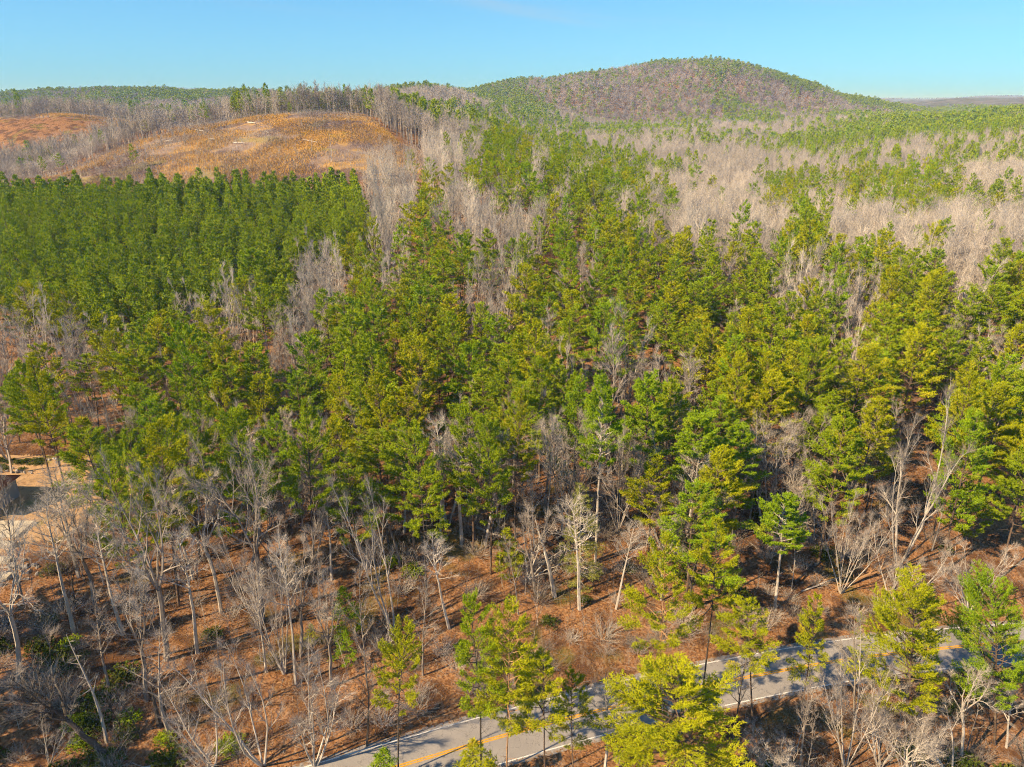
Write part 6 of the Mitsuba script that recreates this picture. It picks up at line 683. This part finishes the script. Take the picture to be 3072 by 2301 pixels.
for x, y, h, k in ((-178, 560, 17, 1), (-170, 566, 19, 0), (-160, 566, 18, 2), (-150, 570, 20, 0), (-128, 562, 19, 1), (-95, 548, 18, 2), (-205, 560, 15, 0), (-226, 558, 15, 1), (-250, 556, 15, 2), (-75, 505, 19, 1), (-55, 455, 18, 0)):
    shape = GROUPS['pine_back'][k]
    thing('pine_tree', shape, pose(x, y, h, 4.2, 0, RADIUS[shape]), 'dark pine standing among the leafless trees behind the cleared hill', 'pine', 'pines behind the cleared hill')
for x, y, h, lab in ((-148.0, 506.7, 8.5, 'single small dark evergreen on the crest of the cleared hill'), (-179.7, 352.0, 11, 'single green pine at the foot of the cleared hill above the plantation')):
    thing('evergreen_tree', 'plantation_shape_002', pose(x, y, h, 2.2, 0, RADIUS['plantation_shape_002']), lab, 'evergreen')

def free_spots(poly, n, gap, seed, keep=7.0):
    rng = np.random.default_rng(seed); poly = np.array(poly, float); got = []
    lo, hi = poly.min(0), poly.max(0)
    for _ in range(60 * n):
        p = rng.uniform(lo, hi)
        if not inside(poly, p[:1], p[1:])[0] or abs(road_side(p[:1], p[1:])[0]) < keep: continue
        if inside(LAWN, p[:1], p[1:])[0] or inside(YARD, p[:1], p[1:])[0]: continue
        if min([np.hypot(*(p - q)) for q in got] + [9e9]) < gap or np.hypot(LANDMARKS[:, 0] - p[0], LANDMARKS[:, 1] - p[1]).min() < 1.2: continue
        got.append(p)
        if len(got) == n: break
    return got
YARD = [(-110, 74), (-66, 74), (-64, 86), (-70, 93), (-110, 93)]
SLOPE = [(-66, 62), (-48, 52), (-36, 50), (-24, 54), (-8, 60), (-4, 72), (-4, 100), (-40, 108), (-58, 100), (-63, 80)]
GLADE = [(-4, 66), (12, 68), (30, 72), (48, 76), (62, 82), (60, 100), (30, 100), (-4, 102)]
LOW_BANK = [(10, 38), (22, 41), (38, 45), (60, 48), (62, 54), (38, 52), (22, 48), (10, 43)]
BANK = [(4, 40), (20, 44), (36, 48), (64, 52), (66, 64), (40, 60), (22, 54), (8, 48)]
for poly, n, gap, seed, where in ((SLOPE, 95, 2.0, 1, 'on the open litter slope at left'), (GLADE, 70, 2.0, 2, 'in the glades between the pines above the road'), (BANK, 22, 1.8, 3, 'on the brushy bank below the road')):
    rng = np.random.default_rng(seed + 50)
    for p in free_spots(poly, n, gap, seed, 6.5):
        shape = GROUPS['sapling'][rng.integers(4)]
        thing('sapling', shape, pose(p[0], p[1], rng.uniform(3.5, 9.5), None, rng.normal() * 0.5), 'thin bare sapling ' + place_name(*p), 'sapling', 'saplings ' + where)
for poly, n, gap, seed, where in ((SLOPE, 36, 3.8, 11, 'among the trunks of the litter slope at left'), (GLADE, 26, 3.8, 12, 'between the pines above the road'), (LOW_BANK, 6, 3.0, 13, 'on the bank below the road')):
    rng = np.random.default_rng(seed + 50)
    for p in free_spots(poly, n, gap, seed, 7.5):
        g = GROUPS['oak_near' if rng.random() < 0.3 else 'pole_near']; shape = g[rng.integers(len(g))]
        tall = rng.uniform(12, 19) if poly is not LOW_BANK else rng.uniform(7, 11)
        thing('bare_tree', shape, pose(p[0], p[1], tall, rng.uniform(1.5, 3.4), rng.normal() * 0.9, RADIUS[shape]), 'twiggy bare tree ' + place_name(*p), 'bare tree', 'bare trees ' + where)
DARK = [(-64, 48), (-50, 42), (-30, 44), (-26, 52), (-38, 56), (-50, 66), (-62, 76), (-68, 70)]
VERGE = [(-20, 58), (0, 66), (14, 69), (30, 73), (56, 77), (56, 74), (30, 69), (10, 64.5), (-16, 54)]
for poly, n, gap, seed, keep, where in ((DARK, 34, 1.6, 21, 6, 'in the dim corner at lower left'), (SLOPE, 12, 3, 22, 7, 'on the litter slope at left'), (GLADE, 16, 3, 23, 7, 'in the glades above the road'), (BANK, 14, 2, 24, 5.5, 'on the bank below the road')):
    rng = np.random.default_rng(seed + 50)
    for p in free_spots(poly, n, gap, seed, keep):
        s = rng.uniform(0.9, 2.2); shape = GROUPS['shrub'][rng.integers(4)]
        thing('evergreen_shrub', shape, pose(p[0], p[1], 10 * s * 0.8, s, 0, 1.0, sink=0.05), 'low green shrub ' + place_name(*p), 'shrub', 'green shrubs ' + where)
for poly, n, gap, seed, keep, where in ((DARK, 34, 1.5, 31, 6, 'in the dim corner at lower left'), (SLOPE, 60, 1.8, 32, 7, 'on the litter slope at left'), (VERGE, 34, 1.4, 33, 5.2, 'along the far bank of the road'), (GLADE, 60, 2, 34, 7, 'in the glades above the road'), (LOW_BANK, 40, 1.4, 35, 5.2, 'on the bank below the road')):
    rng = np.random.default_rng(seed + 50)
    for p in free_spots(poly, n, gap, seed, keep):
        s = rng.uniform(1.1, 2.9); shape = GROUPS['bare_shrub'][rng.integers(4)]
        thing('bare_shrub', shape, pose(p[0], p[1], 10 * s, s * 1.1, 0, 1.0, sink=0.05), 'leafless twiggy shrub ' + place_name(*p), 'shrub', 'leafless shrubs ' + where)

def loose(n, x0, x1, y0, y1, seed, keep=3.6, clump=None):
    rng = np.random.default_rng(seed)
    y = np.sqrt(rng.uniform(y0 ** 2, y1 ** 2, n)); x = rng.uniform(x0, x1, n) * y
    ok = (np.abs(road_side(x, y)) > keep) & ~inside(LAWN, x, y) & ~inside(YARD, x, y)
    if clump: ok &= rng.random(n) < np.clip((meshkit.fbm(np.stack([x * clump, y * clump, x * 0 + seed], -1), 3, seed) - 0.36) * 4.5, 0.06, 1)
    x, y = x[ok], y[ok]
    return np.stack([x, y, rough(x, y)], -1), rng
def whole(key, shape, label, cat):
    scene[key] = shape; labels[key] = {'label': label, 'category': cat, 'kind': 'stuff'}
p, rng = loose(95000, -0.9, 0.9, 40, 150, 41, clump=0.11)
d = unit(np.stack([rng.normal(size=len(p)) * 0.55, rng.normal(size=len(p)) * 0.55, np.ones(len(p))], 1))
L = rng.uniform(0.35, 1.7, (len(p), 1)) * rng.uniform(0.5, 1.2, (len(p), 1))
whole('undergrowth', mikit.ply(spikes(p - [0, 0, 0.05], p + d * L, rng.uniform(0.006, 0.013, len(p))), 'twigs_grey'), 'thin leafless stems and briers covering the forest floor', 'undergrowth')
p, rng = loose(16000, -0.9, 0.9, 40, 140, 42)
d = unit(np.stack([rng.normal(size=len(p)), rng.normal(size=len(p)), rng.normal(size=len(p)) * 0.12 + 0.06], 1))
whole('fallen_twigs', mikit.ply(spikes(p + [0, 0, 0.07], p + d * rng.uniform(0.5, 2.4, (len(p), 1)), rng.uniform(0.010, 0.03, len(p))), 'bark_grey'), 'fallen branches and twigs lying on the leaves', 'fallen twigs')
p, rng = loose(110000, -0.88, 0.88, 42, 125, 43, keep=3.2)
a = rng.uniform(0, 6.28, len(p)); u = np.stack([np.cos(a), np.sin(a), rng.normal(size=len(p)) * 0.35], 1) * 0.085; w_ = np.stack([-np.sin(a), np.cos(a), 0.5 + rng.normal(size=len(p)) * 0.3], 1) * 0.06
p = p + [0, 0, 0.05]
v = np.stack([p - u, p + u, p + w_, p - w_ * [1, 1, -1]], 1).reshape(-1, 3)
f = (np.array([[0, 1, 2], [1, 0, 3]])[None] + (np.arange(len(p)) * 4)[:, None, None]).reshape(-1, 3)
whole('fallen_leaves', mikit.ply((v, f), 'leaves_brown'), 'loose curled brown leaves lying on the forest floor', 'fallen leaves')

# logs and fallen trees
def log(name, a, b, r, bark, label, lift=0.25, stubs=5, cat='log'):
    a, b = np.array([*a, float(rough([a[0]], [a[1]])[0]) + r * 0.7]), np.array([*b, float(rough([b[0]], [b[1]])[0]) + r * 0.7 + lift])
    rng = np.random.default_rng(int(abs(a[0] * 31 + a[1] * 17))); w = Wood()
    pts = path(a, b - a, np.linalg.norm(b - a), 6, 0.03, 0, rng)
    w.add(pts, r, r * 0.45, 7)
    key = numbered(name); scene[key + '__trunk'] = mikit.ply(join(w.parts()), bark)
    s = Wood()
    for i in range(stubs):
        q, d = at(pts, rng.uniform(0.3, 0.98)); e = side_dir(d, rng.uniform(0.7, 1.2), rng.uniform(0, 6.28)); e[2] = abs(e[2])
        s.add(path(q, e, rng.uniform(0.5, 2.4) * (r / 0.18), 3, 0.15, 0, rng), r * 0.35, 0.01, 4)
    if stubs: scene[key + '__branch'] = mikit.ply(join(s.parts()), bark)
    labels[key] = {'label': label, 'category': cat}
log('fallen_log', (-5.2, 89.8), (-1.0, 85.8), 0.2, 'bark_pale', 'pale log propped on the red litter behind the small yellow pine', 0.8, 3)
log('fallen_log', (42.0, 76.0), (50.5, 79.2), 0.27, 'bark_orange', 'rust brown fallen trunk across the orange bank at right', 0.5, 8)
log('fallen_log', (37.6, 76.0), (43.3, 77.6), 0.11, 'bark_pale', 'arching pale fallen limb on the orange bank', 0.9, 4)
log('fallen_log', (41.0, 78.2), (44.0, 75.9), 0.10, 'bark_orange', 'thin brown log leaning over the arching pale limb', 0.5, 2)
log('fallen_log', (42.6, 82.0), (37.0, 77.0), 0.25, 'bark_dark', 'dark fallen trunk in the shaded hollow above the orange bank', 0.3, 5)
log('fallen_log', (-36.6, 80.3), (-30.4, 83.6), 0.16, 'bark_grey', 'grey fallen trunk across the litter slope below the crooked oaks', 0.3, 4)
log('fallen_log', (-31.0, 71.4), (-26.0, 75.2), 0.15, 'bark_dark', 'dark fallen trunk beside the tall crooked oak', 0.2, 5)
log('fallen_log', (17.2, 72.0), (24.6, 73.6), 0.16, 'bark_dark', 'dark fallen trunk lying behind the roadside pines', 0.2, 3)
log('fallen_log', (-29.6, 52.3), (-36.0, 50.0), 0.14, 'bark_pale', 'white fallen limb on the litter at the bottom left', 0.2, 5)
log('fallen_log', (-12.0, 92.5), (-5.5, 95.0), 0.14, 'bark_grey', 'grey fallen trunk on the red litter in the centre', 0.2, 3)
t = bare(300, 'bark_pale', 'bark_pale', stems=5, splay=0.9, wander=0.14, lift=-0.02, limbs=7, branches=5, twigs=5, start=0.2, limb_len=0.45, limb_ang=0.8, r=0.16, twig_len=0.5, twig_r=0.010)
m = T4().translate([2.2, 75.4, float(rough([2.2], [75.4])[0]) + 2.2]) @ T4().rotate([0, 0, 1], 40) @ T4().rotate([0, 1, 0], 62) @ T4().scale(0.72)
for part in ('trunk', 'crown'): scene['fallen_tree__' + part] = {**t[part], 'to_world': m}
labels['fallen_tree'] = {'label': 'bleached white fallen tree with tangled limbs in front of the splintered snag', 'category': 'fallen tree'}

# the cleared hillside
for i, (a, b, r, lab) in enumerate((((-190, 452), (-178, 436), 0.45, 'long pale log on the upper left of the cleared hill'), ((-197, 476), (-191, 464), 0.4, 'short pale log above the long pale log on the cleared hill'), ((-166.1, 475.2), (-158, 461), 0.5, 'white log near the crest of the cleared hill'),
        ((-163.7, 406.8), (-159.5, 400), 0.4, 'stub of white log in the middle of the cleared hill'), ((-141.1, 430.1), (-135.5, 421), 0.4, 'grey log right of the middle of the cleared hill'), ((-193, 418), (-187, 414), 0.4, 'pale log in the dark slash on the left of the cleared hill'),
        ((-146.9, 394.7), (-138.4, 387.5), 0.35, 'grey brown log low on the cleared hill'), ((-112, 402), (-103, 396), 0.35, 'dark log in the slash at the right of the cleared hill'))):
    log('logging_log', a, b, r, 'bark_pale' if i % 3 != 2 else 'twigs_pale', lab, 0.6, 3)
for x, y, h, lab in ((-153.9, 389.6, 8, 'broken pale pole standing in the middle of the cleared hill'), (-183.5, 373.7, 10, 'thin pale pole standing at the left foot of the cleared hill'), (-85.6, 352, 15, 'tall pale pole standing at the right foot of the cleared hill'), (-100, 372, 8, 'short pale pole by the dark slash at the right of the cleared hill')):
    thing('dead_tree', 'dead_near_shape_001', pose(x, y, h, None, 0.5), lab, 'dead tree')
rng = np.random.default_rng(61)
def in_clear(n, thr, fx, fy, seed):
    x, y = rng.uniform(-260, -30, n), rng.uniform(312, 548, n)
    x2, y2 = rng.uniform(-560, -220, n // 2), rng.uniform(556, 668, n // 2)
    x, y = np.concatenate([x, x2]), np.concatenate([y, y2])
    ok = inside(CLEARING, x, y) | inside(CLEARING_TWO, x, y)
    k = meshkit.fbm(np.stack([x * fx, y * fy, x * 0 + seed], -1), 4, seed)
    ok &= k > thr + 0.05 * rng.normal(size=len(x))
    x, y = x[ok], y[ok]
    return np.stack([x, y, rough(x, y)], -1)
p = in_clear(220000, 0.50, 0.036, 0.026, 5)
n = len(p); d = unit(np.stack([rng.normal(size=n) * 0.35, rng.normal(size=n) * 0.35, np.ones(n)], 1)); s = unit(np.stack([rng.normal(size=n), rng.normal(size=n), np.zeros(n)], 1)) * rng.uniform(0.06, 0.16, (n, 1))
p = p - [0, 0, 0.1]
whole('broomsedge', mikit.ply((np.stack([p - s, p + s, p + d * rng.uniform(0.7, 1.6, (n, 1))], 1).reshape(-1, 3), np.arange(3 * n).reshape(-1, 3)), 'grass_blades'), 'orange dry broomsedge grass in patches on the cleared hill', 'dry grass')
p = in_clear(170000, 0.47, 0.04, 0.024, 17)
n = len(p); d = unit(np.stack([rng.normal(size=n), rng.normal(size=n), np.abs(rng.normal(size=n)) * 0.7], 1))
whole('logging_slash', mikit.ply(spikes(p - [0, 0, 0.1], p + d * rng.uniform(0.8, 2.8, (n, 1)), rng.uniform(0.04, 0.10, n)), 'bark_slash'), 'purple brown logging slash and dead brush on the cleared hill', 'logging slash')
p = in_clear(26000, 0.44, 0.02, 0.02, 23)
n = len(p); d = unit(np.stack([rng.normal(size=n) * 0.25, rng.normal(size=n) * 0.25, np.ones(n)], 1))
whole('hillside_saplings', mikit.ply(spikes(p - [0, 0, 0.1], p + d * rng.uniform(1.0, 4.0, (n, 1)), rng.uniform(0.03, 0.07, n)), 'twigs_far'), 'thin grey stems regrowing on the cleared hill', 'saplings')

# ------------------------------------------------------------------ house, walls and stones at the left edge
def box(lo, hi):
    lo, hi = np.array(lo, float), np.array(hi, float)
    v = np.array([[x, y, z] for x in (lo[0], hi[0]) for y in (lo[1], hi[1]) for z in (lo[2], hi[2])])
    f = np.array([[0, 1, 3], [0, 3, 2], [4, 6, 7], [4, 7, 5], [0, 4, 5], [0, 5, 1], [2, 3, 7], [2, 7, 6], [0, 2, 6], [0, 6, 4], [1, 5, 7], [1, 7, 3]])
    return v, f
zh = float(rough([-78], [92])[0])
scene['house__wall'] = mikit.ply(box((-94, 91.6, zh - 0.6), (-78.6, 99, zh + 2.9)), 'siding'); scene['house__trim'] = mikit.ply(box((-94.2, 91.3, zh + 2.902), (-78.3, 99.3, zh + 3.15)), 'white_paint')
rz = zh + 3.152
rv = np.array([[-94.6, 90.9, rz], [-78.0, 90.9, rz], [-78.0, 99.7, rz], [-94.6, 99.7, rz], [-94.6, 95.3, rz + 2.4], [-78.0, 95.3, rz + 2.4]])
scene['house__roof'] = mikit.ply((rv, np.array([[0, 1, 5], [0, 5, 4], [2, 3, 4], [2, 4, 5], [1, 2, 5], [3, 0, 4], [0, 3, 2], [0, 2, 1]])), 'roof_shingle')
labels['house'] = {'label': 'blue grey house corner with reddish roof cut by the left edge', 'category': 'house'}
structure('patio', mikit.ply(box((-92, 86.9, zh - 1.0), (-71.4, 91.3, zh + 0.06)), 'pale_concrete'), 'pale concrete slab beside the house at the left edge')
for i, (y, x1, w, lab) in enumerate(((84.6, -70.4, 1.1, 'pale low wall nearest the house slab'), (81.0, -68.6, 1.1, 'pale low wall in the middle of the three at the left edge'), (77.6, -66.6, 1.3, 'pale low wall lowest of the three at the left edge'))):
    z = float(rough([x1 - 4], [y])[0])
    key = numbered('garden_wall'); scene[key] = mikit.ply(box((-90, y, z - 0.8), (x1, y + w, z + 0.45)), 'pale_concrete'); labels[key] = {'label': lab, 'category': 'low wall'}
def stones(pts, rng):
    import trimesh
    ico = trimesh.creation.icosphere(subdivisions=1); vs = []
    for x, y, r in pts:
        z = float(rough([x], [y])[0])
        vs.append((ico.vertices * rng.uniform(0.6, 1.2, (1, 3)) * (1 + 0.15 * rng.normal(size=(len(ico.vertices), 1))) * r + [x, y, z + 0.3 * r], ico.faces))
    return join(vs)
rng = np.random.default_rng(71)
pts = [(-66 + rng.normal() * 1.6, 79.5 + rng.normal() * 1.5, rng.uniform(0.12, 0.4)) for _ in range(40)] + [(x, 111.6 + 0.4 * math.sin(x) + rng.normal() * 0.25, rng.uniform(0.12, 0.3)) for x in np.arange(-84, -69, 0.3)] + [(x, 106.4 + rng.normal() * 0.3, rng.uniform(0.12, 0.28)) for x in np.arange(-90, -81, 0.35)]
whole('rubble', mikit.ply(stones(pts, rng), 'pale_stone'), 'pale stones edging the lawn and heaped below the low walls', 'stones')
for i in range(16):
    x, y = -90 + 8.5 * rng.random(), 107 + 4.2 * rng.random(); s = rng.uniform(0.6, 1.2)
    thing('evergreen_shrub', GROUPS['shrub'][i % 2], pose(x, y, 6 * s, s, 0, 1.0, sink=0.05), 'dark low shrub in the stone-edged bed at the top of the lawn', 'shrub', 'shrubs in the stone-edged bed')
for i in range(22):
    x, y = rng.uniform(-86, -69), (79.6, 83.2, 86)[i % 3] + rng.uniform(-0.5, 0.5); s = rng.uniform(0.6, 1.1)
    thing('bare_shrub', GROUPS['bare_shrub'][i % 3], pose(x, y, 9 * s, s, 0, 1.0, sink=0.05), 'dark leafless shrub between the pale low walls', 'shrub', 'shrubs between the low walls')
# trees just outside the frame at left and behind, whose shade falls into the lower left corner
rng = np.random.default_rng(81)
for x, y in [(-70, 60), (-66, 52), (-62, 45), (-56, 39), (-74, 68), (-50, 34), (-78, 54), (-70, 44), (-44, 30), (-60, 33), (-36, 33), (-30, 28), (-100, 78), (-104, 90), (-108, 102), (-96, 70), (-88, 62), (-58, 48), (-64, 58), (-53, 40), (-47, 36), (-68, 66), (-72, 50), (-76, 62), (-80, 46), (-60, 40), (-66, 36), (-84, 56), (-54, 30)]:
    g = GROUPS['pine_near' if rng.random() < 0.6 else 'oak_near']; shape = g[rng.integers(len(g))]
    stuff('woods_beyond_frame', shape, pose(x + rng.normal(), y + rng.normal(), rng.uniform(17, 22), rng.uniform(3, 4.2), 0, RADIUS[shape]), 'woods standing just left of the house yard and the road', 'woods')

LEFT_VALLEY = [(-340, 335), (-262, 338), (-250, 395), (-243, 452), (-222, 508), (-240, 560), (-420, 566), (-420, 400)]
rng = np.random.default_rng(91)
for x in np.arange(-420, -205, 5.0):
    for y in np.arange(330, 508, 5.0):
        a, b = x + rng.uniform(-2.4, 2.4), y + rng.uniform(-2.4, 2.4)
        thin = 0.9 if inside(LEFT_VALLEY, [a], [b])[0] else 0
        if rng.random() > thin: continue
        g = GROUPS['pine_back' if rng.random() < 0.05 else 'bare_back']; shape = g[rng.integers(len(g))]
        stuff('hollow_woods', shape, pose(a, b, rng.uniform(9, 14), rng.uniform(2.2, 3.2), 0, RADIUS[shape]), 'grey leafless woods in the hollow left of the cleared hill', 'bare woods')
for i in range(150):
    x, y = rng.uniform(-215, -60), rng.uniform(330, 520)
    if inside(CLEARING, [x], [y])[0] and (x < -170 or rng.random() < 0.25):
        shape = GROUPS['bare_far'][rng.integers(4)]
        stuff('hollow_woods', shape, pose(x, y, rng.uniform(3, 8), rng.uniform(0.8, 1.6), 0, RADIUS[shape]))

# things that share a label are told apart by their order from left to right
ORDER = 'first second third fourth fifth sixth seventh eighth ninth tenth eleventh twelfth'.split()
same = {}
for key, v in labels.items():
    if 'category' in v and v.get('kind') is None and key in scene and 'to_world' in scene[key]: same.setdefault(v['label'], []).append(key)
for lab, keys in same.items():
    if not 1 < len(keys) <= len(ORDER): continue
    where = {k: np.array(scene[k]['to_world'].matrix)[:2, 3] for k in keys}
    for i, k in enumerate(sorted(keys, key=lambda k: where[k][0] / where[k][1])):
        text = f'{ORDER[i]} from left: {lab}' if len(keys) > 2 else f"{'left' if i == 0 else 'right'} one: {lab}"
        if len(text.replace('-', ' ').split()) <= 16: labels[k]['label'] = text

# ------------------------------------------------------------------ the air
scene['air'] = {'type': 'homogeneous', 'albedo': {'type': 'rgb', 'value': [0.95, 0.95, 0.95]}, 'sigma_t': {'type': 'rgb', 'value': [4.8e-5, 7.8e-5, 1.35e-4]}}
scene['haze'] = {'type': 'cube', 'to_world': T4().translate([0, 7000, 88]) @ T4().scale([26000, 9200, 95]), 'bsdf': {'type': 'null'}, 'interior': {'type': 'ref', 'id': 'air'}}
labels['haze'] = {'label': 'thin pale haze in the air over the hills', 'category': 'haze', 'kind': 'stuff'}
scene['camera']['medium'] = {'type': 'ref', 'id': 'air'}
